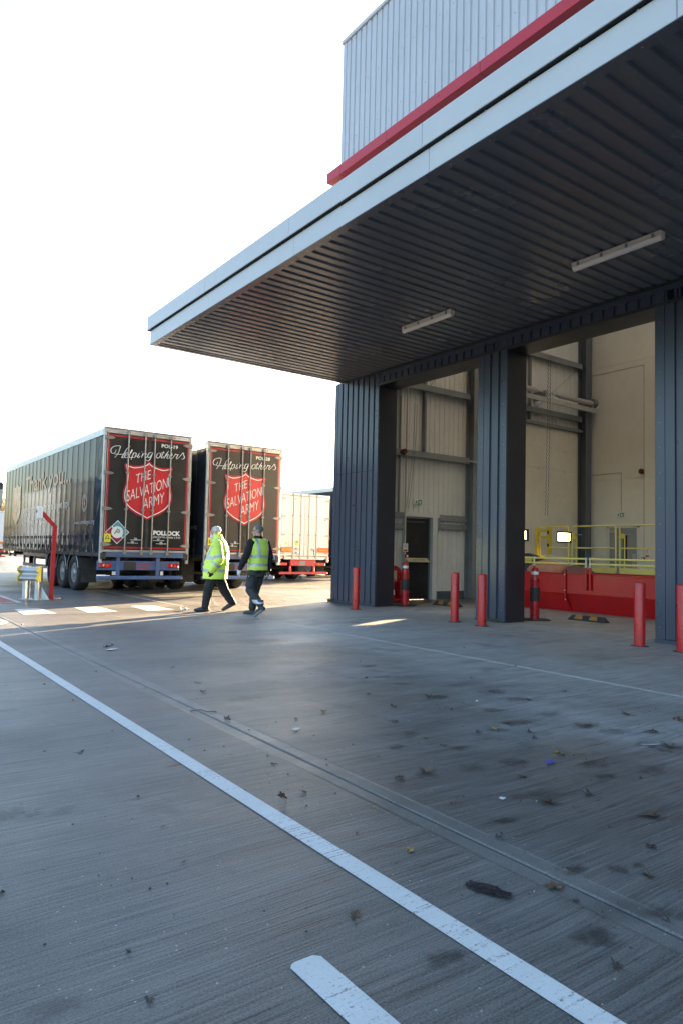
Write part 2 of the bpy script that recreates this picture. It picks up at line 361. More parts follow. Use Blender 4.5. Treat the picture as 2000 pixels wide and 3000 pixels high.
HELP= [[(0.322, 4.014), (0.305, 3.952), (0.252, 3.904), (0.196, 3.922), (0.178, 3.999), (0.229, 4.08), (0.336, 4.125), (0.428, 4.125), (0.423, 4.056), (0.374, 3.909), (0.291, 3.79)], [(0.712, 4.159), (0.624, 4.078), (0.562, 3.96), (0.506, 3.851), (0.489, 3.807), (0.527, 3.813), (0.577, 3.863)], [(0.28, 3.891), (0.425, 3.898), (0.575, 3.917)], [(0.577, 3.863), (0.646, 3.929), (0.639, 3.971), (0.594, 3.944), (0.566, 3.868), (0.584, 3.819), (0.637, 3.832), (0.698, 3.902)], [(0.698, 3.902), (0.773, 4.033), (0.761, 4.057), (0.727, 3.985), (0.693, 3.87), (0.714, 3.826), (0.764, 3.861)], [(0.817, 3.986), (0.784, 3.887), (0.749, 3.772)], [(0.784, 3.895), (0.837, 3.977), (0.886, 3.974), (0.873, 3.896), (0.83, 3.843), (0.781, 3.851)], [(0.881, 3.905), (0.925, 3.885), (0.969, 3.938)], [(0.983, 3.995), (0.935, 3.894), (0.953, 3.852), (1.006, 3.909)], [(1.04, 4.042), (1.053, 4.03)], [(1.084, 4.006), (1.045, 3.865)], [(1.058, 3.906), (1.138, 4.008), (1.172, 3.991), (1.137, 3.909), (1.16, 3.87), (1.219, 3.931)], [(1.341, 4.037), (1.27, 4.025), (1.227, 3.948), (1.237, 3.887), (1.291, 3.905), (1.349, 4.001)], [(1.374, 4.052), (1.32, 3.9), (1.27, 3.814), (1.218, 3.791), (1.184, 3.814)], [(1.545, 4.05), (1.489, 3.99), (1.483, 3.916), (1.534, 3.902), (1.593, 3.965), (1.59, 4.037), (1.545, 4.05)], [(1.594, 4.017), (1.631, 4.029)], [(1.692, 4.11), (1.626, 3.942), (1.649, 3.913), (1.701, 3.963)], [(1.613, 4.06), (1.723, 4.068)], [(1.84, 4.138), (1.759, 4.018), (1.704, 3.902)], [(1.723, 3.945), (1.804, 4.039), (1.831, 4.025), (1.791, 3.942), (1.818, 3.913), (1.873, 3.96)], [(1.872, 3.967), (1.949, 4.032), (1.932, 4.065), (1.891, 4.031), (1.873, 3.95), (1.912, 3.916), (1.98, 3.957)], [(1.98, 3.957), (2.05, 4.072), (2.063, 4.049), (2.129, 4.059), (2.08, 3.967), (2.102, 3.933), (2.17, 3.99)], [(2.17, 3.99), (2.284, 4.13), (2.301, 4.064), (2.328, 4.005), (2.295, 3.948), (2.23, 3.949)]]
LEAVES= [('b', 4.67, 5.93, 6), ('b', 4.03, 4.72, 9), ('b', 3.69, 4.32, 9), ('b', 4.16, 5.25, 8), ('b', 4.62, 4.9, 9), ('b', 3.02, 3.22, 11), ('b', 2.81, 3.23, 10), ('b', 4.47, 3.81, 11), ('y', 4.22, 3.71, 10), ('b', 4.05, 3.74, 7), ('d', 4.37, 3.51, 7), ('d', 4.26, 3.38, 7), ('y', 4.09, 3.03, 11), ('d', 3.46, 2.83, 9), ('d', 5.34, 4.3, 8), ('d', 5.99, 4.4, 8), ('b', 5.61, 3.47, 12), ('b', 4.96, 3.42, 9), ('b', 5.25, 3.03, 9), ('b', 4.94, 2.72, 11), ('b', 5.81, 3.11, 10), ('b', 3.24, 2.48, 11), ('d', 3.54, 2.42, 9), ('b', 3.55, 2.05, 12), ('y', 2.38, 2.93, 5), ('y', 2.19, 2.43, 10), ('d', 2.63, 2.3, 7), ('d', 3.17, 1.84, 10), ('b', 2.78, 2.75, 6), ('d', 3.54, 3.6, 6), ('d', 3.57, 3.81, 6), ('s', 2.0, 3.23, 10), ('b', 2.19, 3.32, 6), ('d', 2.31, 3.84, 6), ('b', 2.57, 5.01, 9), ('y', 3.4, 4.88, 10), ('d', 2.87, 6.1, 8), ('d', 3.02, 6.57, 8), ('d', 3.12, 7.47, 7), ('d', 1.37, 4.72, 6), ('b', 3.06, 4.77, 5), ('B', 2.46, 1.84, 13), ('b', 1.63, 2.1, 10), ('d', 2.16, 1.37, 7), ('b', 2.88, 1.68, 8), ('d', 2.43, 1.72, 5), ('d', 1.35, 3.27, 3), ('d', 1.28, 2.86, 3), ('d', 0.86, 2.33, 4), ('d', 0.83, 2.06, 5)]
STAINS = [(5.2, 6.55, 0.16, 0.8), (4.88, 5.92, 0.12, 0.6), (5.36, 4.75, 0.2, 1), (5.28, 4.41, 0.2, 0.8), (4.68, 4.84, 0.16, 0.8), (4.73, 4.19, 0.16, 0.7), (4.52, 3.78, 0.2, 0.8), (4.95, 3.42, 0.18, 1), (5.0, 3.2, 0.2, 0.7), (4.93, 2.73, 0.2, 1), (5.23, 3.03, 0.12, 0.9), (4.85, 2.84, 0.16, 0.6), (3.32, 2.57, 0.15, 0.7), (3.65, 3.08, 0.15, 0.8), (3.35, 3.14, 0.15, 0.6), (4.08, 2.77, 0.15, 0.8), (3.94, 2.58, 0.1, 0.9), (3.56, 3.97, 0.13, 0.7), (3.59, 3.5, 0.11, 0.8), (3.24, 3.75, 0.1, 0.8), (3.0, 3.2, 0.14, 0.6), (2.83, 2.43, 0.09, 0.9), (3.54, 2.05, 0.12, 0.9), (3.24, 2.47, 0.1, 0.8), (4.22, 3.7, 0.13, 0.6), (4.8, 5.51, 0.14, 0.7), (5.03, 3.83, 0.18, 0.5), (4.32, 2.49, 0.16, 0.6), (1.72, 1.73, 0.1, 1), (2.27, 1.52, 0.13, 1), (2.83, 1.79, 0.08, 0.9), (2.65, 1.89, 0.09, 1), (2.93, 1.76, 0.05, 0.9), (2.63, 1.48, 0.1, 0.7), (0.79, 3.83, 0.16, 1), (0.59, 2.18, 0.1, 0.7), (1.01, 3.74, 0.12, 0.5), (5.29, 9.03, 0.7, 0.55), (5.28, 7.8, 0.8, 0.5), (4.94, 7.14, 0.3, 0.7), (3.08, 5.65, 0.25, 0.4)]
# ================================================================ ground
gm = MB(); gm.quad((-500, -200, -.03), (600, -200, -.03), (600, 700, -.03), (-500, 700, -.03)); ground = struct(gm.build('ground', 'concrete'))
XB = [-27.7, -19.04, -14.73, -10.42, -6.10, -1.79, 2.522, 6.835, 11.15]
YB = [-16, -6, 15.05, 21.05, 27.05, 33.05, 39.05, 45.05, 57.05, 69.05, 93.05]
def slab(x0, x1, y0, y1, g=.008): MB().box(x0+g, x1-g, y0+g, y1-g, -.06, 0, 0, .007).build('concrete_slab', 'concrete', ground)
for i in range(len(XB)-1):
    if XB[i] >= -1.79-.01: slab(XB[i], XB[i+1], -16, 15.05)
    else: slab(XB[i], XB[i+1], -16, -6); slab(XB[i], XB[i+1], -6, 15.05)
    for j in range(2, len(YB)-1): slab(XB[i], XB[i+1], YB[j], YB[j+1])
for i in range(7):
    x = 11.15+i*4.3125
    for j in range(2, len(YB)-1): slab(x, x+4.3125, YB[j]+(.55 if j == 2 else 0), YB[j+1])
for x in XB[1:8]: MB().box(x-.007, x+.007, -16, 93, -.029, -.011).build('joint_sealant', 'joint_dark', ground)
MB().box(-1.79, 11.1, 15.043, 15.057, -.029, -.010).build('joint_sealant', 'joint_dark', ground)
fl = MB(); fl.box(11.158, 22.6, -14, 15.5, -.06, 0, 0, .007); struct(fl.build('floor', 'concrete'))

def mark(name, polys, mat, z=.004):
    b = MB()
    for p in polys: b.add([(x, y, z) for x, y in p], [tuple(range(len(p)))])
    return struct(b.build(name, mat))
def rect(x0, x1, y0, y1): return [(x0, y0), (x1, y0), (x1, y1), (x0, y1)]
mark('bay_line', [rect(1.825, 1.928, -3, 26)], 'line_white')
def rrect(x0, x1, y0, y1, r=.02): return [(x0+r, y0), (x1-r, y0), (x1, y0+r), (x1, y1-r), (x1-r, y1), (x0+r, y1), (x0, y1-r), (x0, y0+r)]
mark('bay_line', [rrect(1.262, 1.382, -.6, 1.982)], 'line_white')
for x in (2.99, 4.2, 5.43): mark('crossing_mark', [[(x, 14.37), (x+.62, 14.45), (x+.58, 15.72), (x+.07, 15.66)]], 'line_worn')
mark('lane_line', [rect(6.56, 6.60, 15.2, 23.5)], 'line_worn')
mark('red_road_patch', [rect(1.2, 3.46, 17.38, 21.5)], 'mark_red', .008)
mark('patch_border', [rect(1.1, 3.56, 17.28, 17.376), rect(3.464, 3.56, 17.38, 21.5)], 'line_worn', .008)
cpt = lambda cx, cy, r, n=40: [(cx+r*math.cos(2*math.pi*i/n), cy+r*.98*math.sin(2*math.pi*i/n)) for i in range(n)]
mark('speed_roundel', [cpt(1.6, 13.25, .90)], 'line_worn', .008)
ro = cpt(1.6, 13.25, .80); ri = cpt(1.6, 13.25, .62)
mark('roundel_ring', [[ro[i], ro[(i+1) % 40], ri[(i+1) % 40], ri[i]] for i in range(40)], 'mark_red', .012)
hp = []
for i in range(11):
    x = 7.4+i*.42; hp.append([(x, 15.25), (x+.07, 15.25), (x+1.0, 17.4), (x+.93, 17.4)])
    if i < 9: hp.append([(x+1.2, 15.25), (x+1.27, 15.25), (x+.37, 17.4), (x+.30, 17.4)])
mark('hatching', hp[:0]+hp, 'hatch_red', .004)
mark('far_bay_line', [rect(12.2, 12.3, 52, 66), rect(15.2, 15.3, 58, 90)], 'line_white')

sdm = MB().add([(math.cos(i*math.pi/12), math.sin(i*math.pi/12), 0) for i in range(24)], [tuple(range(24))]).mesh('damp_stain', 'damp_stain')
for i, (x, y, w_, k_) in enumerate(STAINS):
    o = struct(obj('damp_stain', sdm)); o.location = (x, y, .0025); o.scale = (w_*1.1, w_*.75, 1); o.rotation_euler = (0, 0, random.uniform(-.5, .5)); o.color = (1, 1, 1, k_)

# ================================================================ warehouse
WX = 10.92
wh = thing('warehouse', (WX, 15.474, 0), 'tall silver clad warehouse with dark grey columns, red band and deep loading canopy', 'building', world=True)
PIT = .2285
def prof(n, p=PIT, face=.158, d=.034, sl=.012):
    L = [(0, 0)]
    for i in range(n): L += [(i*p+face, 0), (i*p+face+sl, -d), (i*p+p-sl, -d), ((i+1)*p, 0)]
    return L
def sheet_mesh(name, mat, fmap, n, v0, v1, **k):
    b = MB(); P = prof(n, **k); V = []
    for u, w in P: V += [fmap(u, v0, w), fmap(u, v1, w)]
    b.add(V, [(2*i, 2*i+2, 2*i+3, 2*i+1) for i in range(len(P)-1)])
    return b.mesh(name, mat)
def put(name, me, parent, off):
    o = obj(name, me, parent); o.location = o.location+Vector(off); return o
front = lambda u, v, w: (WX-w, -u, v)
# upper wall
wall = MB().box(10.962, 11.5, -12, 15.474, 6.0, 15.7).build('front_wall', 'steel_grey', wh)
sm_ = sheet_mesh('cladding_sheet', 'clad_silver', front, 4, 6.2, 15.69)
for i in range(29): put('cladding_sheet', sm_, wall, (0, 15.34-i*4*PIT, 0))
MB().box(10.905, 10.97, 15.345, 15.49, 6.2, 15.69, 0, .004).build('corner_flashing', 'clad_silver', wall)
MB().box(10.87, 11.6, -12, 15.53, 15.692, 15.80, 0, .01).build('parapet_cap', 'trim_silver', wall)
fx = MB()
for zz in (8.2, 9.9, 11.3, 12.7, 14.1):
    for i in range(60):
        y = 15.26-i*PIT*2
        fx.lathe([(.011, -.008), (.011, 0)], (10.918, y, zz), 'x', 6)
fx.build('screw_heads', 'steel_grey', wall)
# red band
rb = MB()
for i, (y1, y0) in enumerate([(15.5, 14.87), (14.87, 12.95), (12.95, 9.85), (9.85, 6.75), (6.75, 3.65), (3.65, -12)]):
    MB().box(10.45, 10.90, y0+.004, y1-.004, 11.48, 11.755, 0, .006).build('red_band', 'red_trim', wh)
# columns
def column(y0, y1, nrib, name='column'):
    c = MB().box(10.957, 11.53, y0+.002, y1-.002, .0, 5.95, 0, .004).build(name, 'reveal_dark', wh)
    w = nrib*PIT; m_ = ((y1-y0)-w)/2
    me = sheet_mesh('cladding_sheet', 'clad_dark', front, nrib, .06, 5.92)
    put('cladding_sheet', me, c, (0, y1-m_, 0))
    for a, b_ in ((y0, y0+m_-.006), (y1-m_+.006, y1)):
        MB().box(10.912, 10.958, a, b_, .03, 5.915, 0, .003).build('corner_flashing', 'clad_dark', c)
        for k in range(14):
            MB().lathe([(.009, -.007), (.009, 0)], (10.912, (a+b_)/2, .25+k*.42), 'x', 6).build('screw_head', 'steel_grey', c)
    MB().box(10.90, 10.97, y0-.01, y1+.01, .0, .055, 0, .004).build('base_flashing', 'clad_dark', c)
    return c
column(13.586, 15.474, 7); column(9.432, 10.212, 2); column(5.45, 6.254, 2); column(-12, 2.2, 58)
for y in (14.6,): MB().box(10.908, 10.915, 13.75, 15.36, 3.42, 3.432).build('sheet_lap', 'shadow_gap', wh)
# header over the openings
hd = MB().box(10.957, 11.53, 2.2, 13.59, 5.60, 6.0).build('header', 'reveal_dark', wh)
hm = sheet_mesh('header_sheet', 'clad_dark', front, 4, 5.63, 5.80, d=.03)
for i in range(13): put('header_sheet', hm, hd, (0, 13.58-i*4*PIT, 0))
MB().box(10.915, 10.957, 2.2, 13.585, 5.795, 5.93).build('flashing', 'clad_dark', hd)
MB().box(10.905, 11.55, 2.2, 13.585, 5.565, 5.628, 0, .004).build('flashing', 'reveal_dark', hd)
# canopy
can = MB().box(5.62, 10.955, -8, 15.10, 5.972, 6.48).build('canopy', 'shadow_gap', wh)
sof = lambda u, v, w: (v, -u, 5.93-w)
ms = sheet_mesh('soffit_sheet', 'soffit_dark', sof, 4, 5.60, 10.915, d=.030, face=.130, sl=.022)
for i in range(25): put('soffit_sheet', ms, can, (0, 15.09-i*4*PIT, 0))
pan = [(15.17-i*3.05, 15.17-(i+1)*3.05) for i in range(8)]
for i, (a, b_) in enumerate(pan):
    MB().box(5.53, 5.60, b_+.003, a-.003, 5.925, 6.232, 0, .006).build('fascia_panel', 'trim_silver', can)
    MB().box(5.48, 5.60, b_+.083, a+.077, 6.252, 6.567, 0, .006).build('fascia_panel', 'trim_silver', can)
    MB().box(5.484, 5.60, b_+.085, a+.075, 6.245, 6.2505).build('shade_strip', 'shadow_gap', can)  # dark strip painting in the shade below the upper fascia band
    MB().box(5.565, 5.598, b_, a, 6.2335, 6.244).build('shadow_groove', 'shadow_gap', can)
    MB().box(5.526, 5.66, b_+.002, a-.002, 5.916, 5.924).build('soffit_trim', 'soffit_dark', can)
    for k in range(5):
        MB().lathe([(.008, -.006), (.008, 0)], (5.60, a-.3-k*.6, 5.921), 'z', 6).build('screw_head', 'galv', can)
        MB().lathe([(.010, -.012), (.010, 0)], (5.535, a-.3-k*.6, 6.225), 'x', 6).build('screw_head', 'galv', can)
MB().box(5.602, 10.915, 15.10, 15.17, 5.925, 6.232, 0, .006).build('fascia_panel', 'trim_silver', can)
MB().box(5.602, 10.9, 15.10, 15.247, 6.252, 6.567, 0, .006).build('fascia_panel', 'trim_silver', can)
MB().box(5.66, 10.915, 15.06, 15.168, 5.916, 5.924).build('soffit_trim', 'soffit_dark', can)
MB().box(5.606, 10.95, -8, 15.09, 6.485, 6.53).build('canopy_deck', 'steel_dark', can)
MB().box(10.87, 10.953, 2.2, 15.05, 5.895, 5.928).build('edge_angle', 'reveal_dark', can)
# roof with unseen translucent strips added for hall light, back wall, far end wall
rf = MB().box(11.5, 22.3, -12, -9.5, 14.5, 14.7).build('roof', 'liner', wh)
RL = [(-9, -5.5), (-3.5, -.5), (1.5, 4.5), (6.0, 8.6), (9.8, 12.6)]
prev = -9.5
for a, b_ in RL:
    if a > prev: MB().box(11.5, 22.3, prev, a, 14.5, 14.7).build('roof_panel', 'liner', rf)
    MB().box(11.5, 22.3, a, b_, 14.58, 14.60).build('added_rooflight', 'added_rooflight', rf); prev = b_
MB().box(11.5, 22.3, prev, 15.2, 14.5, 14.7).build('roof_panel', 'liner', rf)
bw = MB().box(22.045, 22.3, -12, 15.474, 0, 15.7).build('back_wall', 'cream_wall', wh)
YS = [15.2, 12.35, 9.5, 6.65, 3.8, .95, -12]
for j, (z0, z1) in enumerate([(0, 4.1), (4.1, 8.19), (8.19, 14.5)]):
    for i in range(6):
        MB().box(22.03, 22.046, YS[i+1]+.006, YS[i]-.006, z0+.006, z1-.006, 0, .003).build('wall_panel', 'cream_wall', bw)
MB().box(10.957, 22.3, -12.3, -12, 0, 15.7).build('end_wall', 'liner', wh)
# gable wall with pedestrian door opening and roller door opening
gw = MB()
for x0, x1, z0, z1 in [(11.53, 13.25, 0, 15.7), (13.25, 14.31, 2.39, 15.7), (14.31, 16.1, 0, 15.7), (16.1, 21.93, 5.83, 15.7), (21.93, 22.044, 0, 15.7)]:
    gw.box(x0, x1, 15.235, 15.474, z0, z1)
gab = gw.build('gable_wall', 'steel_grey', wh)
inn = lambda u, v, w: (u, 15.212-w*-1 if False else 15.212-w, v)
def liner(x0, n, z0, z1):
    me = sheet_mesh('liner_sheet', 'liner', lambda u, v, w: (x0+u, 15.208-w, v), n, z0, z1, p=.2, face=.168, d=.022); obj('liner_sheet', me, gab)
liner(11.6, 8, .24, 14.4); 
liner(13.2, 6, 2.52, 14.4); liner(14.4, 8, .24, 14.4)
for k in range(6): liner(16.0+k, 5, 5.86, 14.4)
MB().box(14.50, 16.02, 15.19, 15.234, 0, .24).build('kicker', 'steel_dark', gab); MB().box(11.55, 13.18, 15.19, 15.234, 0, .24).build('kicker', 'steel_dark', gab)
MB().box(14.31, 14.49, 15.12, 15.24, 0, 2.42, 0, .004).build('door_frame', 'liner', gab); MB().box(13.17, 13.25, 15.12, 15.24, 0, 2.42, 0, .004).build('door_frame', 'liner', gab)
MB().box(13.17, 14.56, 15.11, 15.24, 2.42, 2.54, 0, .004).build('door_frame', 'liner', gab)
dr = MB().box(13.255, 14.305, 15.30, 15.35, .01, 2.385, 0, .003).build('door', 'black_paint', wh)
tag(dr, 'black fire exit door in the ribbed wall')
MB().prism([(15.30, 1.22), (15.17, 1.10), (15.175, 1.095), (15.30, 1.09)], lambda y, z: (13.40, y, z), lambda y, z: (14.26, y, z)).build('push_bar', 'sign_cream', dr)
MB().box(13.275, 13.40, 15.27, 15.30, 1.08, 1.36, 0, .004).build('lock_case', 'steel_grey', dr)
MB().box(13.35, 14.1, 15.25, 15.30, 2.26, 2.30, 0, .004).build('door_closer', 'steel_dark', dr)
# sheeting rails and stanchions
def rail(x0, x1, z, y=15.10, h=.16, mat='steel_grey', name='sheeting_rail'):
    b = MB(); b.box(x0, x1, y, 15.19, z+h/2-.012, z+h/2); b.box(x0, x1, y, y+.012, z-h/2, z+h/2-.012); b.box(x0, x1, y, y+.05, z-h/2-.012, z-h/2)
    return b.build(name, mat, gab)
rail(11.55, 15.7, 6.24, 15.0, .17); rail(11.55, 15.7, 4.24, 15.0, .17); rail(11.55, 15.7, 8.3, 15.0, .17); rail(14.57, 15.7, 2.44); rail(14.57, 15.7, 2.18); rail(11.55, 13.16, 2.44); rail(11.55, 13.16, 2.12)
for z in (6.28, 8.2, 10.2): rail(16.02, 21.4, z, 15.0, .18)
rail(16.02, 21.9, 5.88, 15.08, .10)
def stanchion(x0, x1, mat='steel_dark'):
    b = MB(); b.box(x0, x1, 14.86, 14.885, 0, 14.4); b.box(x0, x1, 15.165, 15.19, 0, 14.4); b.box((x0+x1)/2-.01, (x0+x1)/2+.01, 14.885, 15.165, 0, 14.4)
    b.build('stanchion', mat, gab)
stanchion(15.71, 16.0, 'steel_grey'); stanchion(21.42, 21.76)
MB().box(13.86, 13.93, 15.06, 15.19, 4.33, 14.3).build('rail_post', 'steel_grey', gab); MB().box(18.62, 18.68, 15.06, 15.19, 5.95, 14.3).build('rail_post', 'steel_grey', gab)
for x0, z0, x1, z1 in [(14.1, 6.33, 15.6, 8.2), (16.2, 6.4, 18.5, 8.1), (19.0, 6.4, 21.3, 8.1), (18.6, 6.4, 17, 7.6)]: MB().tube([(x0, 15.12, z0), (x1, 15.12, z1)], .006, 5).build('tie_rod', 'steel_dark', gab)
# roller door
rd = MB().box(21.82, 21.93, 15.10, 15.19, 0, 6.3).build('roller_door', 'steel_dark', wh); tag(rd, 'cream sectional door with two small windows')
MB().box(16.04, 16.14, 15.10, 15.19, 0, 5.8).build('track', 'steel_dark', rd); MB().tube([(21.86, 15.07, 0.05), (21.86, 15.07, 5.75)], .02, 8).build('track', 'galv', rd)
ZJ = [0, .89, 1.776, 2.66, 3.495, 4.36, 5.07, 5.83]
WIN = [(17.93, 18.73), (20.29, 21.10)]
for i in range(7):
    z0, z1 = ZJ[i]+.005, ZJ[i+1]-.005; pm = MB(); pb = (15.205, 15.25)
    if i: MB().box(16.14, 21.82, 15.215, 15.248, ZJ[i]-.004, ZJ[i]+.004).build('joint_seal', 'door_cream', rd)
    if i == 2:
        xs_ = [16.14]+[v for w in WIN for v in w]+[21.82]
        for k in range(0, 6, 2): pm.box(xs_[k], xs_[k+1], *pb, z0, z1)
        for a, b_ in WIN: pm.box(a, b_, *pb, z0, 1.885); pm.box(a, b_, *pb, 2.215, z1)
    else: pm.box(16.14, 21.82, *pb, z0, z1, 0, .004)
    pn = pm.build('door_panel', 'door_cream', rd)
    for x in (16.35, 17.75, 19.3, 20.7, 21.72):
        MB().box(x-.05, x+.05, 15.19, 15.205, z1-.05, z1+.03).build('hinge', 'galv' if x > 21.5 else 'door_cream', pn)
MB().box(16.14, 21.82, 15.252, 15.258, .01, 5.82).build('door_backing', 'door_cream', rd) if False else None
for a, b_ in WIN:
    f = MB()
    for x0, x1, z0, z1 in [(a-.035, a+.03, 1.85, 2.25), (b_-.03, b_+.035, 1.85, 2.25), (a+.03, b_-.03, 1.85, 1.91), (a+.03, b_-.03, 2.19, 2.25)]: f.box(x0, x1, 15.19, 15.262, z0, z1, 0, .006)
    fo = f.build('window_frame', 'black_paint', rd); MB().box(a+.03, b_-.03, 15.226, 15.23, 1.91, 2.19).build('window_pane', 'pane', fo)
# shaft with springs above the roller door
sh = MB().lathe([(.085, 0), (.085, 2.1), (.05, 2.16), (.05, 2.22)], (16.3, 14.72, 6.84), 'x', 14).build('spring_shaft', 'pipe_grey', wh)
MB().lathe([(.05, 0), (.06, .05), (.06, .1), (.085, .18), (.085, 2.0)], (19.55, 14.72, 6.84), 'x', 14).build('spring', 'pipe_grey', sh)
MB().lathe([(.02, 0), (.02, 1.2)], (18.45, 14.72, 6.84), 'x', 8).build('shaft', 'galv', sh)
MB().lathe([(.05, 0), (.17, .02), (.17, .14), (.05, .16)], (21.57, 14.72, 6.84), 'x', 18).build('cable_drum', 'steel_dark', sh)
MB().box(16.2, 21.8, 14.64, 14.69, 6.50, 6.66, 0, .004).build('bearer', 'pipe_grey', sh)
for x in (18.9, 21.5): MB().box(x, x+.08, 14.66, 15.2, 6.60, 6.90, 0, .004).build('bracket', 'steel_grey', sh)
# back wall door
bd = MB()
for y0, y1, z0, z1 in [(14.30, 14.42, 0, 2.48), (13.17, 13.26, 0, 2.48), (13.17, 14.42, 2.40, 2.52)]: bd.box(21.985, 22.035, y0, y1, z0, z1, 0, .004)
bdo = bd.build('door_frame', 'liner', bw)
bdo2 = MB().box(22.0, 22.03, 13.26, 14.30, .01, 2.40, 0, .003).build('inner_door', 'door_grey', wh)
MB().box(21.99, 22.002, 13.62, 13.78, 1.25, 2.15, 0, .003).build('vision_panel', 'black_paint', bdo2); MB().box(21.985, 22.002, 14.02, 14.28, 2.22, 2.32, 0, .004).build('door_closer', 'galv', bdo2)
MB().box(21.985, 22.003, 13.30, 13.42, 1.0, 1.5, 0, .003).build('push_plate', 'galv', bdo2)
# small conduits
for y, z0, z1 in [(13.01, 1.5, 8.0), (13.85, 3.0, 4.33)]: MB().tube([(22.02, y, z0), (22.02, y, z1)], .012, 6).build('conduit', 'pipe_grey', bw)
MB().tube([(22.02, 15.1, 4.33), (22.02, 13.85, 4.33)], .012, 6).build('conduit', 'pipe_grey', bw); MB().tube([(22.02, 15.1, 7.97), (22.02, 13.01, 7.97)], .012, 6).build('conduit', 'pipe_grey', bw)
MB().tube([(13.09, 15.0, .1), (13.09, 14.98, 6.3)], .022, 8).build('conduit', 'pipe_grey', gab); MB().tube([(12.96, 15.12, 2.5), (12.96, 15.12, 6.2)], .03, 8).build('conduit', 'steel_grey', gab)
MB().box(15.4, 16.15, 14.70, 14.78, 4.16, 4.20, 0, .004).build('bracket', 'galv', gab)

# ---------------------------------------------------------------- things fixed to the warehouse
def strip_light(y0, y1, label):
    L = thing('strip_light', (9.09, (y0+y1)/2, 5.925), label, 'lamp', 'strip lights under the canopy', world=True)
    h = (y1-y0)/2; y = (y0+y1)/2
    MB().box(9.03, 9.15, y0, y1, 5.865, 5.925, 0, .012).build('housing', 'lamp_body', L)
    pr = [(math.cos(R(a))*.058, -math.sin(R(a))*.075) for a in range(0, 181, 20)]
    MB().prism(pr, lambda a, z: (9.09+a, y0+.01, 5.866+z), lambda a, z: (9.09+a, y1-.01, 5.866+z), 0, True).build('diffuser', 'lamp_diffuser', L)
    for k in range(4):
        yy = y0+.12+k*(y1-y0-.24)/3
        for x in (9.018, 9.145): MB().box(x, x+.016, yy-.02, yy+.02, 5.845, 5.90, 0, .003).build('clip', 'steel_grey', L)
strip_light(9.17, 10.56, 'pale unlit strip light under the canopy nearer the canopy end')
strip_light(5.08, 6.54, 'pale unlit strip light under the canopy at the right, the nearer one')

def exit_sign(loc, facing, label):
    e = thing('exit_sign', loc, label, 'sign', 'fire exit signs')
    mp_ = (lambda u, d, z: (u, -d, z)) if facing == 'y' else (lambda u, d, z: (-d, -u, z))
    def bx(name, mat, u0, u1, z0, z1, d0, d1, par):
        a = mp_(u0, d0, z0); c = mp_(u1, d1, z1); return MB().box(min(a[0], c[0]), max(a[0], c[0]), min(a[1], c[1]), max(a[1], c[1]), z0, z1, 0, .004).build(name, mat, par)
    bx('housing', 'sign_white', -.15, .15, -.08, .08, 0, .06, e)
    pl_ = bx('panel', 'sign_green', -.005, .135, -.068, .068, .06, .064, e)
    def poly(name, mat, pts, d, par): b = MB(); b.add([mp_(u, d, z) for u, z in pts], [tuple(range(len(pts)))]); b.build(name, mat, par)
    poly('arrow', 'sign_white', [(.065, .05), (.02, 0), (.045, 0), (.045, -.05), (.085, -.05), (.085, 0), (.11, 0)], .067, pl_)
    poly('running_figure', 'sign_green', [(-.10, .04), (-.07, .055), (-.05, .03), (-.02, .02), (-.05, .005), (-.04, -.03), (-.02, -.06), (-.05, -.055), (-.07, -.02), (-.10, -.05), (-.12, -.045), (-.09, 0)], .0635, e)
exit_sign((13.71, 15.19, 2.85), 'y', 'green and white fire exit sign above the black door')
exit_sign((22.03, 13.86, 2.86), 'x', 'green and white fire exit sign on the cream back wall')
def sounder(loc, axis, label):
    s_ = thing('alarm_sounder', loc, label, 'alarm', 'fire alarm sounders'); a = axis
    MB().lathe([(.05, 0), (.05, -.05), (.085, -.06), (.085, -.13), (.07, -.15), (.05, -.13), (0, -.12)], (0, 0, 0), a, 18).build('horn', 'brown_sounder', s_)
    MB().box(-.05, .05, -.02 if a == 'y' else -.05, .02 if a == 'y' else .05, -.05, .05).build('base', 'brown_sounder', s_)
sounder((12.93, 14.98, 4.23), 'y', 'dark red alarm sounder on the pipe left of the tall ribbed wall'); sounder((22.01, 13.05, 4.31), 'x', 'dark red alarm sounder high on the cream wall')
def notice(loc, ax, label):
    n_ = thing('fire_notice', loc, label, 'notice', 'fire action notices')
    def b(name, mat, u0, u1, z0, z1, d0, d1):
        (MB().box(u0, u1, -d1, -d0, z0, z1) if ax == 'y' else MB().box(-d1, -d0, u0, u1, z0, z1)).build(name, mat, n_)
    b('plate', 'sign_white', -.09, .09, -.12, .12, 0, .006)
    b('red_panel', 'band_red', -.065, .065, -.105, -.055, .007, .009)
    for k in range(4): b('text_line', 'steel_grey', -.06, .06, .0+k*.022, .007+k*.022, .007, .009)
    b('symbol', 'black_paint', -.015, .015, .085, .11, .007, .009)
notice((13.10, 14.96, 1.51), 'y', 'white fire notice on the pipe left of the black door'); notice((22.01, 12.89, 1.53), 'x', 'white fire notice on the back wall right of the inner door')
def callpoint(loc, ax, label):
    c = thing('alarm_call_point', loc, label, 'alarm', 'break glass call points')
    (MB().box(-.05, .05, -.06, 0, -.05, .05, 0, .006) if ax == 'y' else MB().box(-.06, 0, -.05, .05, -.05, .05, 0, .006)).build('case', 'post_red', c)
    (MB().box(-.03, .03, -.066, -.06, -.03, .03) if ax == 'y' else MB().box(-.066, -.06, -.03, .03, -.03, .03)).build('glass', 'sign_white', c)
callpoint((13.12, 14.96, 1.27), 'y', 'red break glass call point below the notice by the door'); callpoint((22.01, 13.02, 1.36), 'x', 'red break glass call point on the cream back wall')
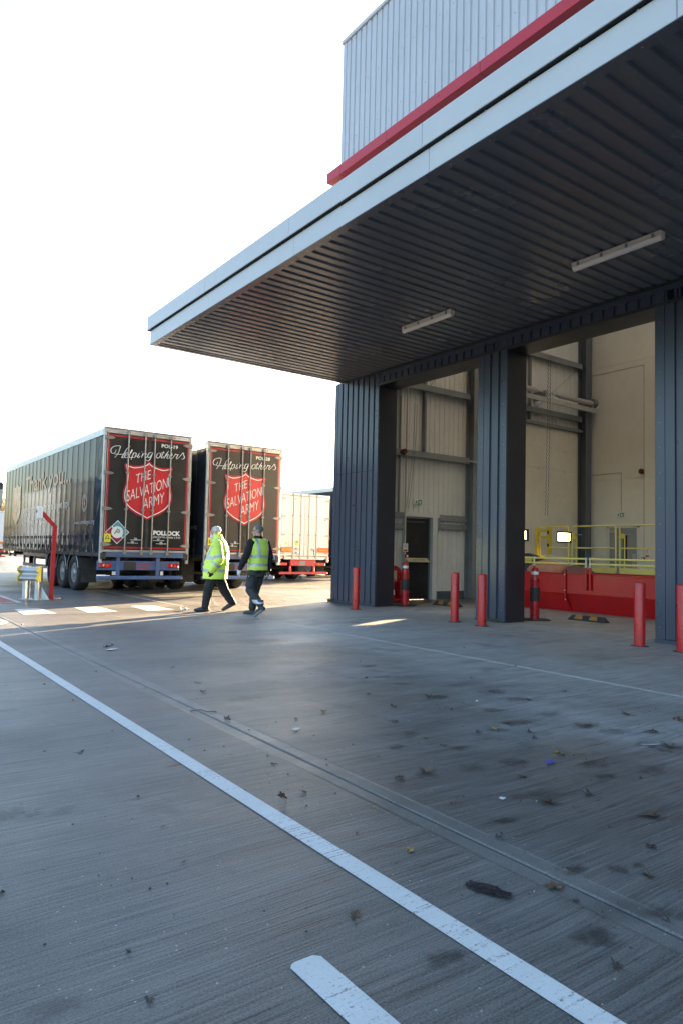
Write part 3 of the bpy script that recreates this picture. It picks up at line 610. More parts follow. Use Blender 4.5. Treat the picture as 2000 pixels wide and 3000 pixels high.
def chain(x, y, z0, z1, drift, label):
    b = MB(); n = int((z1-z0)/.045)
    for side in (0, 1):
        pts = []
        for i in range(n+1):
            f = i/n; k = .014*(1 if i % 2 else -1)
            pts.append((x+k+side*.10-drift*f*f, y+side*.02, z1-(z1-z0)*f))
        b.tube(pts, .008, 4)
    o = b.build('hoist_chain', 'steel_dark'); tag(o, label, 'chain', 'hoist chains')
    return o
chain(12.95, 14.5, 2.6, 5.55, .25, 'dark hanging hoist chain left of the tall ribbed wall'); chain(12.0, 9.25, 2.2, 5.6, .06, 'dark hanging hoist chain right of the middle column')

# ---------------------------------------------------------------- bollards, marker posts, wheel stops
def bollard(y, x, label):
    b = thing('bollard', (x, y, 0), label, 'bollard', 'red bollards along the loading doors')
    MB().lathe([(.084, .003), (.084, .965), (.079, .98), (.068, .987), (0, .990)], n=24).build('post', 'bollard_red', b)
    MB().lathe([(.135, 0), (.13, .008), (.086, .012)], n=24).build('collar', 'joint_dark', b)
    b.rotation_euler = (R(random.uniform(-.4, .4)), R(random.uniform(-.4, .4)), random.uniform(0, 6))
bollard(13.174, 10.022, 'red steel bollard in front of the wide corner column')
bollard(10.02, 10.11, 'red steel bollard in front of the first opening, left of the middle column')
bollard(9.23, 10.045, 'red steel bollard standing right before the middle column')
bollard(6.075, 10.156, 'red steel bollard before the opening with the red hopper, nearest whole one')
bollard(5.39, 10.145, 'red steel bollard cut off by the right edge of the picture')
def marker(x, y, label, rz):
    p = thing('marker_post', (x, y, 0), label, 'marker post', 'flexible marker posts', rz=rz)
    MB().box(-.30, .30, -.17, .17, 0, .035, 0, .015).build('base', 'rubber', p)
    MB().lathe([(.095, .034), (.098, .32), (.098, .60), (.098, .84), (.10, .86), (.085, .92), (.078, .95), (.078, 1.06), (.07, 1.10), (.04, 1.118), (0, 1.12)], n=24).build('post', 'post_red', p)
    MB().lathe([(.0995, .40), (.0995, .69)], n=24).build('black_sleeve', 'rubber', p)
    MB().lathe([(.0805, .965), (.0805, 1.03)], n=24).build('reflective_band', 'white_plate', p)
marker(11.905, 13.58, 'red and black marker post beside the black exit door', R(10)); marker(12.05, 9.59, 'red and black marker post beside the middle column, before the hopper', R(-35))
def wstop(x, y, label):
    w = thing('wheel_stop', (x, y, 0), label, 'wheel stop', 'rubber wheel stops')
    pr = [(-.10, 0), (.10, 0), (.10, .03), (.06, .11), (-.06, .11), (-.10, .03)]
    b = MB(); n = len(pr)
    ys = [(-.45, .25), (-.36, 1), (.36, 1), (.45, .25)]
    V = [(px, yy, pz*k) for yy, k in ys for px, pz in pr]
    F = [(j*n+i, j*n+(i+1) % n, (j+1)*n+(i+1) % n, (j+1)*n+i) for j in range(3) for i in range(n)]+[tuple(range(n)), tuple(range(3*n, 4*n))[::-1]]
    b.add(V, F); b.build('block', 'rubber', w)
    for yy in (-.18, .18): 
        MB().add([(-.102, yy-.10, .033), (-.102, yy+.10, .033), (-.0625, yy+.08, .1125), (-.0625, yy-.08, .1125), (.0, yy+.08, .1125), (.0, yy-.08, .1125)], [(0,1,2,3), (3,2,4,5)]).build('yellow_insert', 'stop_amber', w)
wstop(13.05, 8.98, 'black rubber wheel stop with yellow patches before the red hopper'); wstop(13.05, 13.19, 'black rubber wheel stop behind the bollard by the first opening')
# fire extinguisher stand
fe = thing('extinguisher_stand', (12.62, 14.80, 0), 'red fire extinguisher stand half hidden behind the corner column', 'fire point')
MB().box(-.34, .34, -.22, .22, 0, .09, 0, .02).build('base', 'post_red', fe)
bp = [(-.33, .05), (.33, .05), (.33, .80), (.25, .93), (.1, 1.0), (-.1, 1.0), (-.33, .9)]
MB().prism(bp, lambda a, z: (a, .12, z), lambda a, z: (a, .20, z)).build('back_panel', 'post_red', fe)
MB().box(-.02, .14, .112, .119, .55, .86).build('instruction_label', 'sign_cream', fe)
for x in (-.15, .17):
    c = MB().lathe([(.07, .09), (.075, .12), (.075, .50), (.05, .58), (.02, .60), (.02, .66)], (x, -.02, 0), n=16).build('extinguisher', 'bollard_red', fe)
    MB().box(x-.01, x+.01, -.09, .03, .655, .68).build('handle', 'black_paint', c); MB().tube([(x+.02, -.02, .64), (x+.09, -.05, .6), (x+.10, -.06, .35), (x+.085, -.07, .2)], .011, 6).build('hose', 'rubber', c)
    MB().box(x-.045, x+.045, -.1, -.096, .2, .34).build('label', 'sign_white', c)

# ---------------------------------------------------------------- red hopper, guard rails, gates and textile heap
hp_ = thing('steel_hopper', (15.0, 10.0, 0), 'long red steel hopper with flanged rim inside the loading hall', 'hopper', world=True)
HX = 14.75
Y0, Y1 = 5.2, 13.2
b = MB(); b.add([(15.0, Y0, 0), (15.0, Y1, 0), (HX+.01, Y1, .46), (HX+.01, Y0, .46)], [(0,1,2,3)]); b.add([(15.06, Y0, 0), (15.06, Y1, 0), (HX+.06, Y1, .46), (HX+.06, Y0, .46)], [(3,2,1,0)]); b.build('lower_panel', 'red_steel', hp_)
MB().box(HX, HX+.03, Y0, 10.76, .47, .945).build('upper_panel', 'red_steel', hp_); MB().box(HX, HX+.03, 10.80, Y1, .47, .945).build('upper_panel', 'red_steel', hp_)
MB().box(HX-.07, HX+.04, Y0, Y1, .945, .96, 0, .004).build('rim', 'red_steel', hp_); MB().box(HX-.03, HX+.03, Y0, Y1, .45, .468, 0, .003).build('seam_flange', 'red_steel', hp_)
rbm = MB(); rbm.box(HX-.05, HX+.02, 10.765, 10.795, .36, 1.03); rbm.prism([(HX-.05, .36), (HX+.02, .36), (15.06, 0), (14.97, 0)], lambda x, z: (x, 10.765, z), lambda x, z: (x, 10.795, z)); rbm.build('rib', 'red_steel', hp_)
for z in (.92, .53, .30): MB().lathe([(.016, -.012), (.016, 0)], (HX-.05+(.0 if z > .4 else .03), 10.78, z), 'x', 6).build('bolt', 'white_plate', hp_)
MB().box(17.6, 17.66, Y0, Y1, 0, .92).build('rear_panel', 'red_steel', hp_); MB().box(HX+.05, 17.6, Y1-.04, Y1, 0, .92).build('end_panel', 'red_steel', hp_); MB().box(HX+.05, 17.6, Y0, Y0+.04, 0, .92).build('end_panel', 'red_steel', hp_)
MB().box(15.1, 17.6, Y0+.05, Y1-.05, .05, .45).build('hopper_floor', 'steel_dark', hp_)
for y in (10.18, 10.07, 11.73, 8.0): MB().tube([(HX-.045, y, .56), (HX-.045, y, 1.12)], .032, 10).build('socket_tube', 'red_steel', hp_)
def lowrail(ya, yb, label, posts):
    g_ = thing('guard_rail', (HX-.045, (ya+yb)/2, 1.12), label, 'railing', 'yellow guard rails on the hopper', world=True)
    for z in (1.315, 1.19): MB().tube([(HX-.045, ya, z), (HX-.045, yb, z)], .024, 10).build('rail', 'yellow_pale', g_)
    for y in posts:
        MB().tube([(HX-.045, y, 1.121), (HX-.045, y, 1.345)], .020, 8).build('post', 'yellow_pale', g_)
        for z in (1.315, 1.19, 1.14): MB().lathe([(.034, -.03), (.034, .03)], (HX-.045, y, z), 'z', 10).build('clamp', 'galv', g_)
lowrail(10.18, 13.1, 'low yellow twin guard rail on the hopper, left of the split', (10.18, 11.73)); lowrail(5.4, 10.07, 'low yellow twin guard rail on the hopper, right of the split', (10.07, 8.0))
plt = MB().box(17.7, 20.2, 5.5, 13.5, .72, .90).build('loading_platform', 'steel_dark'); tag(plt, 'raised steel platform behind the red hopper', 'platform')
def gate(ya, yb, label, arm=True):
    g_ = thing('safety_gate', (17.8, (ya+yb)/2, .9), label, 'gate', 'yellow safety gates behind the hopper', world=True); X = 17.8
    MB().tube([(X, ya, .92), (X, ya, 2.22), (X, ya-.05, 2.27), (X, yb+.03, 2.27), (X, yb, 2.24), (X, yb, .92)], .022, 8).build('frame', 'yellow_pale', g_)
    MB().tube([(X, ya, 1.63), (X, yb, 1.63)], .02, 8).build('mid_rail', 'yellow_pale', g_)
    MB().box(X-.01, X+.01, yb+.03, ya-.03, .92, 1.08).build('kick_plate', 'yellow_pale', g_)
    if arm:
        MB().tube([(X+.02, ya-.13, .95), (X+.02, ya-.13, 2.0)], .02, 8).build('latch_post', 'yellow_pale', g_)
        MB().tube([(X, ya-.02, 2.02), (X, ya-.33, 2.02)], .014, 6).build('latch_arm', 'galv', g_); MB().box(X-.03, X+.03, ya-.14, ya-.02, 1.90, 2.04, 0, .01).build('spring_box', 'yellow', g_)
gate(13.98, 12.93, 'yellow tube safety gate panel leftmost behind the hopper', False); gate(12.80, 11.37, 'yellow tube safety gate in the middle behind the hopper'); gate(11.24, 9.3, 'yellow tube safety gate at the right behind the hopper')
gf = thing('gate_frame', (17.9, 14.15, .0), 'tall yellow steel gate frame left of the safety gates', 'frame', world=True)
for y in (14.18, 13.72): MB().box(17.86, 17.98, y-.05, y+.05, 0, 2.27, 0, .005).build('upright', 'yellow', gf)
for z in (1.35, 2.16, 1.95): MB().box(17.89, 17.95, 13.77, 14.13, z-.04, z+.04, 0, .004).build('crossbar', 'yellow', gf)
for z in (1.25, 1.7, 2.1): MB().box(17.845, 17.86, 13.69, 13.75, z-.05, z+.05).build('hinge', 'black_paint', gf)
def bundle(x, y, z, r, i, label):
    b = MB(); b.ell((0, 0, 0), r, 18, 12)
    for k, v in enumerate(b.v):
        p = Vector(v); n_ = noise.noise(p*3.1+Vector((i*7, 0, 0)))*.16+noise.noise(p*9+Vector((0, i*5, 0)))*.05
        b.v[k] = tuple(p*(1+n_)+Vector((0, 0, 0)))
    o = b.build('textile_bundle', 'cloth_%d' % (i % 6)); o.location = (x, y, z); o.rotation_euler = (0, 0, i*1.3); return tag(o, label, 'textiles', 'textile bundles in the hopper')
for i, (x, y, z, r, lb) in enumerate([(15.75, 12.75, 1.0, (.5, .6, .42), 'dark navy bundle of clothes at the left end of the hopper'), (15.5, 11.95, .93, (.5, .55, .34), 'pinkish orange bundle of clothes heaped in the hopper'),
    (16.3, 12.35, 1.05, (.4, .5, .36), 'pale grey bundle of clothes behind the navy one'), (15.35, 12.62, 1.20, (.22, .3, .15), 'yellow scrap of cloth on top of the navy bundle'),
    (15.3, 12.3, .98, (.3, .25, .22), 'black bag tucked between the clothes bundles'), (16.0, 11.35, .78, (.6, .5, .35), 'dull brown bundle at the right end of the heap')]): bundle(x, y, z, r, i, lb)
# ---------------------------------------------------------------- lettering
def text_poly(s, bold=0.):
    fc = bpy.data.curves.new('lettering', 'FONT'); fc.body = s; fc.size = 1; fc.offset = bold; fc.resolution_u = 3
    o = bpy.data.objects.new('lettering', fc); me = bpy.data.meshes.new_from_object(o)
    V = [tuple(v.co[:2]) for v in me.vertices]; F = [tuple(p.vertices) for p in me.polygons]
    bpy.data.objects.remove(o); bpy.data.meshes.remove(me); bpy.data.curves.remove(fc)
    x0 = min(v[0] for v in V); x1 = max(v[0] for v in V); y0 = min(v[1] for v in V); y1 = max(v[1] for v in V)
    return [((x-x0)/(x1-x0), (y-y0)/(y1-y0)) for x, y in V], F
def text(s, mat, fmap, w, h, parent, shear=0., slant=0., bold=0., name='lettering'):
    V, F = text_poly(s, bold); b = MB()
    b.add([fmap(u*w+slant*v*h, v*h+shear*u*w) for u, v in V], F); return b.build(name, mat, parent)
def catmull(P, n=6, closed=False):
    P = [Vector(p) for p in P]; out = []; m_ = len(P)
    for i in range(m_ if closed else m_-1):
        g = lambda k: P[k % m_] if closed else P[min(max(k, 0), m_-1)]
        a, b_, c, d = g(i-1), g(i), g(i+1), g(i+2)
        for k in range(n):
            t_ = k/n; out.append(.5*((2*b_)+(c-a)*t_+(2*a-5*b_+4*c-d)*t_*t_+(3*b_-a-3*c+d)*t_**3))
    if not closed: out.append(P[-1])
    return out
def ribbon(b, pts, w, fmap):
    P = catmull(pts, 5); L = []; n = len(P)
    for i, p in enumerate(P):
        t_ = (P[min(i+1, n-1)]-P[max(i-1, 0)]); t_.normalize(); nn = Vector((-t_.y, t_.x)); k = w*(.55+.45*math.sin(math.pi*min(1, max(0, (i+.6)/(n)))))
        k *= 1.15 if abs(t_.y) > .7 else .8
        L += [fmap(*(p+nn*k/2)), fmap(*(p-nn*k/2))]
    b.add(L, [(2*i, 2*i+1, 2*i+3, 2*i+2) for i in range(n-1)])
SHR = [(0, 3.79), (.16, 3.685), (.40, 3.625), (.60, 3.655), (.69, 3.67), (.705, 3.60), (.665, 3.42), (.65, 3.25), (.69, 3.02), (.722, 2.83), (.70, 2.62), (.60, 2.45), (.40, 2.30), (.18, 2.19), (0, 2.10)]
def shield(parent, fmap, red, rim, white, lettered=True, k=1.):
    R_ = catmull(SHR, 5); out = [(p.x, p.y) for p in R_]+[(-p.x, p.y) for p in R_[::-1][1:-1]]
    n = len(out); cy = 2.95
    def inset(d):
        L = []; c0 = Vector((0, cy))
        for i in range(n):
            a, c = Vector(out[i-1]), Vector(out[(i+1) % n]); t_ = (c-a).normalized(); nn = Vector((-t_.y, t_.x)); p = Vector(out[i]); rd = (p-c0).normalized()
            L.append(p-rd*d/max(.62, abs(nn.dot(rd))))
        return L
    fan = lambda P, k: ([fmap(0, cy, k)]+[fmap(p[0], p[1], k) for p in P], [(0, 1+i, 1+(i+1) % n) for i in range(n)])
    o1 = inset(.05); o2 = inset(.075)
    s_ = MB(); s_.add(*fan(out, 0.)); S0 = s_.build('shield_emblem', rim, parent)
    s_ = MB(); s_.add(*fan(o1, .003)); s_.build('shield_field', red, S0)
    s_ = MB(); V = [fmap(p.x, p.y, .006) for p in o1]+[fmap(p.x, p.y, .006) for p in o2]
    gap = lambda i: 3.02 < o1[i].y < 3.12 and abs(o1[i].x) > .5
    s_.add(V, [(i, (i+1) % n, n+(i+1) % n, n+i) for i in range(n) if not gap(i)]); s_.build('shield_outline', white, S0)
    if lettered:
        for wd, x0, z0, w_, h_, sh in (('THE', -.37, 3.12, .43, .25, .40), ('SALVATION', -.60, 2.60, 1.16, .30, .40), ('ARMY', -.13, 2.40, .61, .30, .38)):
            text(wd, white, lambda u, v: fmap(x0+u, z0+v, .007), w_, h_, S0, shear=sh, bold=-.012)
    return S0
TW, TL, TH = 2.57, 13.6, 4.63
def wheel(parent, x, y, side, dual=False):
    r = .53; w = .385; x0 = x if side > 0 else x
    prof_ = [(.30, -.15), (.40, -.19), (.48, -.192), (.515, -.17), (.53, -.12), (.53, .12), (.515, .17), (.48, .192), (.40, .19), (.30, .15)]
    t_ = MB().lathe(prof_, (x, y, r), 'x', 28).build('wheel', 'tyre', parent)
    s_ = side
    rm = [(.30, .15*s_), (.285, .16*s_), (.27, .11*s_), (.17, .06*s_), (.14, .10*s_), (.11, .17*s_), (.05, .19*s_), (0, .19*s_)]
    MB().lathe(rm, (x, y, r), 'x', 24).build('rim', 'rim', t_)
    nb = MB()
    for k in range(10):
        a = 2*math.pi*k/10; nb.lathe([(.014, .06*s_), (.014, .10*s_)], (x, y+math.cos(a)*.205, r+math.sin(a)*.205), 'x', 6)
    nb.build('wheel_nuts', 'chrome', t_)
def running_gear(T, colour, width):
    for x in (.85, width-.85): MB().box(x-.07, x+.07, .35, 13.2, .78, 1.08).build('chassis_beam', 'chassis', T)
    for y in (1.5, 3.2, 4.6, 6.4, 8.5, 10.5, 12.4): MB().box(.25, width-.25, y-.05, y+.05, .95, 1.06).build('cross_member', 'chassis', T)
    for y in (2.65, 3.98, 5.31):
        MB().lathe([(.07, .3), (.07, width-.3)], (0, y, .53), 'x', 10).build('axle', 'chassis', T)
        for x, s_ in ((.23, -1), (width-.23, 1)):
            wheel(T, x, y, s_)
            ar = [(y+math.cos(R(a))*.62, .53+math.sin(R(a))*.62) for a in range(8, 173, 12)]; b = MB(); V = []
            for (yy, zz) in ar: V += [(x-.21, yy, zz), (x+.21, yy, zz)]
            b.add(V, [(2*i, 2*i+1, 2*i+3, 2*i+2) for i in range(len(ar)-1)], 0, True); mg = b.build('mudguard', 'chassis', T)
            MB().tube([(x+s_*.21, yy, zz) for yy, zz in ar], .011, 5).build('mudguard_edge', 'galv', mg)
    for x in (.25, width-.25):
        MB().box(x-.22, x+.22, 1.72, 1.735, .27, .98).build('mudflap', 'rubber', T); 
    for x in (.55, width-.55):
        lg = MB().box(x-.07, x+.07, 10.55, 10.7, .12, 1.05).build('landing_leg', 'chassis', T); MB().box(x-.12, x+.12, 10.5, 10.75, .0, .05).build('foot', 'steel_grey', lg)
    MB().box(.7, width-.7, 6.6, 7.7, .45, .78, 0, .02).build('air_tank_box', 'chassis', T)
    for x in (.06, width-.06):
        sg = MB()
        for z in (.60, .99): sg.box(x-.02, x+.02, 6.0, 9.6, z-.06, z+.06)
        for y in (6.05, 7.8, 9.5): sg.box(x-.02, x+.04 if x < 1 else x+.021, y-.05, y+.05, .66, .93)
        sg.build('side_guard', 'steel_grey', T)
        for y in (6.6, 9.0): MB().box(min(x, .9 if x < 1 else width-.9), max(x, .9 if x < 1 else width-.9), y-.03, y+.03, .95, 1.05).build('guard_arm', 'chassis', T)
def lock_set(T, xs, ztop, zbot, matrod, hz, width, sides=(1, 1)):
    for i, x in enumerate(xs):
        rod = MB().tube([(x, -.075, zbot-.04), (x, -.075, ztop)], .019, 8).build('lock_rod', matrod, T)
        for z, h in ((ztop-.03, .10), (zbot+.03, .13), (zbot+(ztop-zbot)*.36, .05), (zbot+(ztop-zbot)*.66, .05)): MB().box(x-.045, x+.045, -.10, -.035, z-h/2, z+h/2, 0, .008).build('rod_bracket', matrod, rod)
    for z in hz:
        for x, s_ in ((.0, 1), (width, -1)):
            pts = [(0, .05), (.10, .05), (.22, .035), (.30, .0), (.22, -.035), (.10, -.05), (0, -.05)]
            MB().prism(pts, lambda u, v: (x+s_*u, -.035, z+v), lambda u, v: (x+s_*u, -.058, z+v)).build('hinge', matrod, T)
def handles(T, specs, mat):
    for x0, x1, z in specs:
        h = MB().tube([(x0, -.10, z), (x1, -.11, z)], .013, 6).build('handle', mat, T); MB().box((x0+x1)/2-.03, (x0+x1)/2+.03, -.115, -.035, z-.02, z+.06, 0, .005).build('handle_catch', mat, h)
REAR = lambda d: (lambda x, z, k=0.: (x, -.034-d-k, z))
def curtain_side(T, x, s_):
    """the tensioned side curtain: seams, slack and wrinkles are real relief, always inwards of x"""
    b = MB(); ny, nz = 200, 44; y0, y1, z0, z1 = .06, 13.52, 1.14, 4.44; V = []
    for i in range(ny+1):
        y = y0+(y1-y0)*i/ny
        for j in range(nz+1):
            z = z0+(z1-z0)*j/nz; h = (z-z0)/(z1-z0)
            ph = (y-.1) % .61/.61
            d = .0028*math.sin(math.pi*ph)**2+.0055*(1+noise.noise(Vector((y*.7, z*.9, s_*3))))
            d += .022*max(0, 1-h*4.2)*(1+noise.noise(Vector((y*3.1, z*5.0, 9))))                       # slack above the hem
            e = max(0, 1-(y-y0)/.55); d += .03*e*(1+noise.noise(Vector((y*6+z*3.2, z*2.2, 4+s_))))       # wrinkles at the rear tension pole
            if abs(z-3.09) < .05 or abs(z-1.93) < .05: d += .004
            zz = z-(0.05*(1+noise.noise(Vector((y*1.7, 2, 1))))*max(0, 1-h*14))
            V.append((x-s_*d, y, zz))
    F = [(i*(nz+1)+j, (i+1)*(nz+1)+j, (i+1)*(nz+1)+j+1, i*(nz+1)+j+1) for i in range(ny) for j in range(nz)]
    b.add(V, F if s_ > 0 else [f[::-1] for f in F], 0, True); c = b.build('curtain', 'curtain', T)
    for k in range(22):
        y = .71+k*.60
        st = MB().box(min(x, x+s_*.012), max(x, x+s_*.012), y-.022, y+.022, 1.04, 1.66); st.box(min(x+s_*.012, x+s_*.03), max(x+s_*.012, x+s_*.03), y-.04, y+.04, 1.56, 1.66, 1); st.box(min(x+s_*.012, x+s_*.035), max(x+s_*.012, x+s_*.035), y-.035, y+.035, 1.24, 1.36, 1)
        st.build('strap', ['webbing', 'rubber'], c)
        MB().box(min(x, x+s_*.004), max(x, x+s_*.004), y-.010, y+.010, 1.66, 4.42).build('seam', 'webbing', c)
    return c
def side_livery(T, x, s_):
    f = (lambda u0: (lambda u, v: (x+s_*.0075, (u0-u) if s_ < 0 else (TL-u0+u), v)))
    lv = lambda k: (lambda u, v, d=0.: (x+s_*(.0065+d*.5), (11.0-u) if s_ < 0 else (TL-11.0+u), v))
    shield(T, lv(0), 'curtain_red', 'curtain_red', 'curtain_white', True)
    def t_(s, mat, u0, w, z, h, **k): text(s, mat, lambda u, v: f(u0)(u, z+v), w, h, T, **k)
    t_('Thank you...', 'curtain_red', 9.6, 6.4, 3.12, .78, bold=.02)
    t_('Every donation you make helps us give hope', 'curtain_white', 9.75, 6.5, 2.45, .34); t_('to those in need', 'curtain_white', 9.7, 3.7, 2.03, .27)
    t_('www.satradingco.org', 'curtain_white', 2.56, 2.0, 1.93, .17)
    cb = MB(); c0 = [(math.cos(2*math.pi*i/36), math.sin(2*math.pi*i/36)) for i in range(36)]
    for ra, rb_ in ((.25, .235), (.17, .16)):
        V = [f(1.58)(ra*a, 2.59+ra*q) for a, q in c0]+[f(1.58)(rb_*a, 2.59+rb_*q) for a, q in c0]; cb.add(V, [(i, (i+1) % 36, 36+(i+1) % 36, 36+i) for i in range(36)])
    for i in range(0, 36, 2):
        a, q = c0[i]; p = lambda r_, d: f(1.58)(r_*a-d*q, 2.59+r_*q+d*a); cb.add([p(.185, -.012), p(.185, .012), p(.22, .012), p(.22, -.012)], [(0,1,2,3)])
    ce = cb.build('round_emblem', 'curtain_white', T); MB().add([f(1.58)(.09*a, 2.59+.11*q) for a, q in c0], [tuple(range(36))]).build('emblem_centre', 'curtain_red', ce)
def livery_trailer(loc, number, label, width=TW, full=True):
    T = thing('curtain_trailer', loc, label, 'trailer', 'black curtain sided trailers'); w = width
    MB().box(.03, w-.03, .05, TL-.02, 4.56, TH-.005, 0, .02).build('roof', 'trim_silver', T)
    for x0, x1 in ((-.012, .05), (w-.05, w+.012)): MB().box(x0, x1, .09, TL, 4.40, 4.585, 0, .015).build('cant_rail', 'galv', T)
    MB().box(.02, w-.02, TL-.08, TL, 1.1, 4.58).build('bulkhead', 'black_paint', T); MB().box(.06, w-.06, .06, TL-.1, 1.06, 1.20).build('load_floor', 'chassis', T)
    for x0, x1 in ((.0, .06), (w-.06, w)): MB().box(x0, x1, .10, TL-.1, 1.06, 1.16).build('side_rave', 'chassis', T)
    for x, s_ in ((.0, -1), (w, 1)): curtain_side(T, x, s_); side_livery(T, x, s_)
    # rear frame
    for x0, x1 in ((-.005, .075), (w-.075, w+.005)): MB().box(x0, x1, -.03, .06, .88, 4.62, 0, .012).build('rear_post', 'alu', T)
    MB().box(.075, w-.075, -.028, .06, 4.47, 4.60, 0, .01).build('rear_header', 'alu', T); MB().box(-.01, w+.01, -.05, .08, 4.602, 4.632, 0, .008).build('header_cap', 'alu', T)
    MB().box(.16, w-.16, -.05, .10, 1.05, 1.19, 0, .012).build('rear_sill', 'chassis_blue', T); MB().box(.075, w-.075, -.02, .06, 1.192, 1.26, 0, .008).build('sill_cap', 'alu', T)
    for xa in (.01, w-.17): MB().box(xa, xa+.16, -.045, .10, .98, 1.17, 0, .02).build('corner_bracket', 'chassis', T)
    for x0, x1 in ((.085, w/2-.012), (w/2+.012, w-.085)):
        dd = MB().box(x0, x1, -.034, .02, 1.27, 4.46, 0, .012).build('door', 'door_black', T)
        out = x0 if x0 < 1 else x1; inn_ = x1 if x0 < 1 else x0; sg = 1 if x0 < 1 else -1; bt = MB(); y = -.0365
        q = lambda a, c, z0, z1: bt.quad((min(a, c), y, z0), (max(a, c), y, z0), (max(a, c), y, z1), (min(a, c), y, z1))
        q(out+sg*.02, out+sg*.072, 1.29, 4.44); q(out+sg*.072, inn_, 4.385, 4.44); q(out+sg*.072, inn_, 1.29, 1.345); bt.build('red_border', 'band_red', dd)
        gb = MB(); q2 = lambda a, c, z0, z1: gb.quad((min(a, c), y, z0), (max(a, c), y, z0), (max(a, c), y, z1), (min(a, c), y, z1)); q2(out+sg*.004, out+sg*.019, 1.275, 4.455); gb.build('gasket', 'vinyl_white' if False else 'alu', dd)
        for xx in (x0+.25, (x0+x1)/2, x1-.25): pass
    MB().box(w/2-.05, w/2+.05, -.05, -.03, 1.28, 4.45, 0, .01).build('centre_seal', 'rubber', T)
    lock_set(T, (.66, 1.14, 1.42, 1.90), 4.55, 1.16, 'rod_grey', (4.34, 3.36, 2.38, 1.40), w); handles(T, ((.80, 1.12, 1.54), (.72, 1.02, 1.45), (1.45, 1.78, 1.54), (1.55, 1.85, 1.45)), 'alu')
    F0 = REAR(.006); cx = w/2-.012
    shield(T, lambda u, z, d=0.: (cx+u, -.052-d, z), 'shield_red', 'shield_rim', 'vinyl_white')
    hb = MB()
    for s in HELP: ribbon(hb, s, .019, lambda x, z: (x, -.0535, z))
    hb.build('script_lettering', 'vinyl_white', T)
    tx = lambda s, mat, x0, w_, z, h, y=-.0395, **k: text(s, mat, lambda u, v: (x0+u, y, z+v), w_, h, T, **k)
    tx(number, 'vinyl_white', 1.63, .49, 4.215, .105, bold=.02)
    if full: tx('POLLOCK', 'vinyl_white', 1.48, .81, 1.69, .135, bold=.05); tx('(SCOTRANS) LTD', 'vinyl_white', 1.48, .81, 1.60, .06, bold=.01)
    # diamond sign
    dm = lambda pts, mat, y, par, name: MB().add([(x, y, z) for x, z in pts], [tuple(range(len(pts)))]).build(name, mat, par)
    if full:
        D = dm([(.455, 2.07), (.785, 1.745), (.455, 1.41), (.125, 1.735)], 'vinyl_white', -.0385, T, 'diamond_sign')
        dm([(.455, 2.045), (.762, 1.745), (.62, 1.60), (.315, 1.905)], 'vinyl_teal', -.0405, D, 'teal_half'); dm([(.148, 1.735), (.29, 1.88), (.598, 1.577), (.455, 1.435)], 'vinyl_maroon', -.0405, D, 'maroon_half')
        dm([(.455+.165*math.cos(i*math.pi/16), 1.74+.165*math.sin(i*math.pi/16)) for i in range(32)], 'vinyl_white', -.0425, D, 'disc')
        c_, s__ = math.cos(R(-33)), math.sin(R(-33)); text('P', 'vinyl_olive', lambda u, v: (.455+c_*(u-.06)-s__*(v-.09), -.0445, 1.74+s__*(u-.06)+c_*(v-.09)), .12, .18, D, bold=.03)
    K = dm([(.095, 1.46), (.275, 1.46), (.275, 1.69), (.095, 1.69)], 'vinyl_yellow', -.0475, T, 'warning_label'); dm([(.12, 1.545), (.25, 1.545), (.185, 1.665)], 'black_paint', -.049, K, 'warning_triangle'); dm([(.145, 1.56), (.225, 1.56), (.185, 1.635)], 'vinyl_yellow', -.0505, K, 'triangle_field')
    tx('Mind your head', 'black_paint', .11, .15, 1.50, .02, -.049)
    pn = dm([(1.99, 4.50), (2.42, 4.50), (2.42, 4.565), (1.99, 4.565)], 'vinyl_white', -.0305, T, 'maker_plate'); text('LAWRENCE DAVID', 'black_paint', lambda u, v: (2.05+u, -.032, 4.515+v), .35, .035, pn); dm([(2.0, 4.51), (2.04, 4.51), (2.04, 4.555), (2.0, 4.555)], 'band_red', -.032, pn, 'maker_mark')
    # tail: blue beams, lights, bumper
    MB().box(-.03, w-.25, .02, .10, .69, .95, 0, .01).build('tail_beam', 'chassis_blue', T)
    for x in (.52, 1.66): MB().box(x-.05, x+.05, -.02, .018, .54, 1.048, 0, .008).build('bumper_upright', 'chassis_blue', T)
    MB().box(-.05, w-.18, -.06, .06, .435, .535, 0, .015).build('bumper', 'chassis_blue', T)
    for x in (.0, 1.95):
        l_ = MB().box(x, x+.34, -.03, .018, .76, .89, 0, .03).build('tail_light', 'lens_red', T); MB().box(x+.10, x+.14, -.034, -.029, .80, .86, 0, .01).build('lens', 'lens_clear', l_); MB().add([(x+.17, -.033, .78), (x+.27, -.033, .78), (x+.22, -.033, .87)], [(0,1,2)]).build('lens', 'reflector_red', l_)
    MB().box(.69, 1.04, .0, .019, .70, .92, 0, .01).build('plate_holder', 'chassis', T)
    tx('LAWRENCE', 'band_red', 1.07, .50, .82, .06, .017, bold=.03); tx('DAVID', 'band_red', 1.07, .30, .735, .06, .017, bold=.03)
    MB().box(.37, .47, .0, .01, .56, .66).build('sticker', 'white_plate', T); MB().box(1.75, 1.83, .0, .01, .55, .66).build('sticker', 'white_plate', T)
    running_gear(T, 'chassis_blue', w)
    return T
T1 = livery_trailer((5.83, 19.2, 0), 'POL-19', 'black curtain sided trailer numbered POL-19, nearest at the left')
T2 = livery_trailer((8.90, 19.2, 0), 'POL-28', 'black curtain sided trailer numbered POL-28 behind the walking men', full=False)
T4 = copy_tree(T1); T4.location = (20.4, 28.5, 0); T4['label'] = 'dark curtain trailer showing as a sliver behind the white trailer by the column'
T2.scale = (1.01, 1, .99)

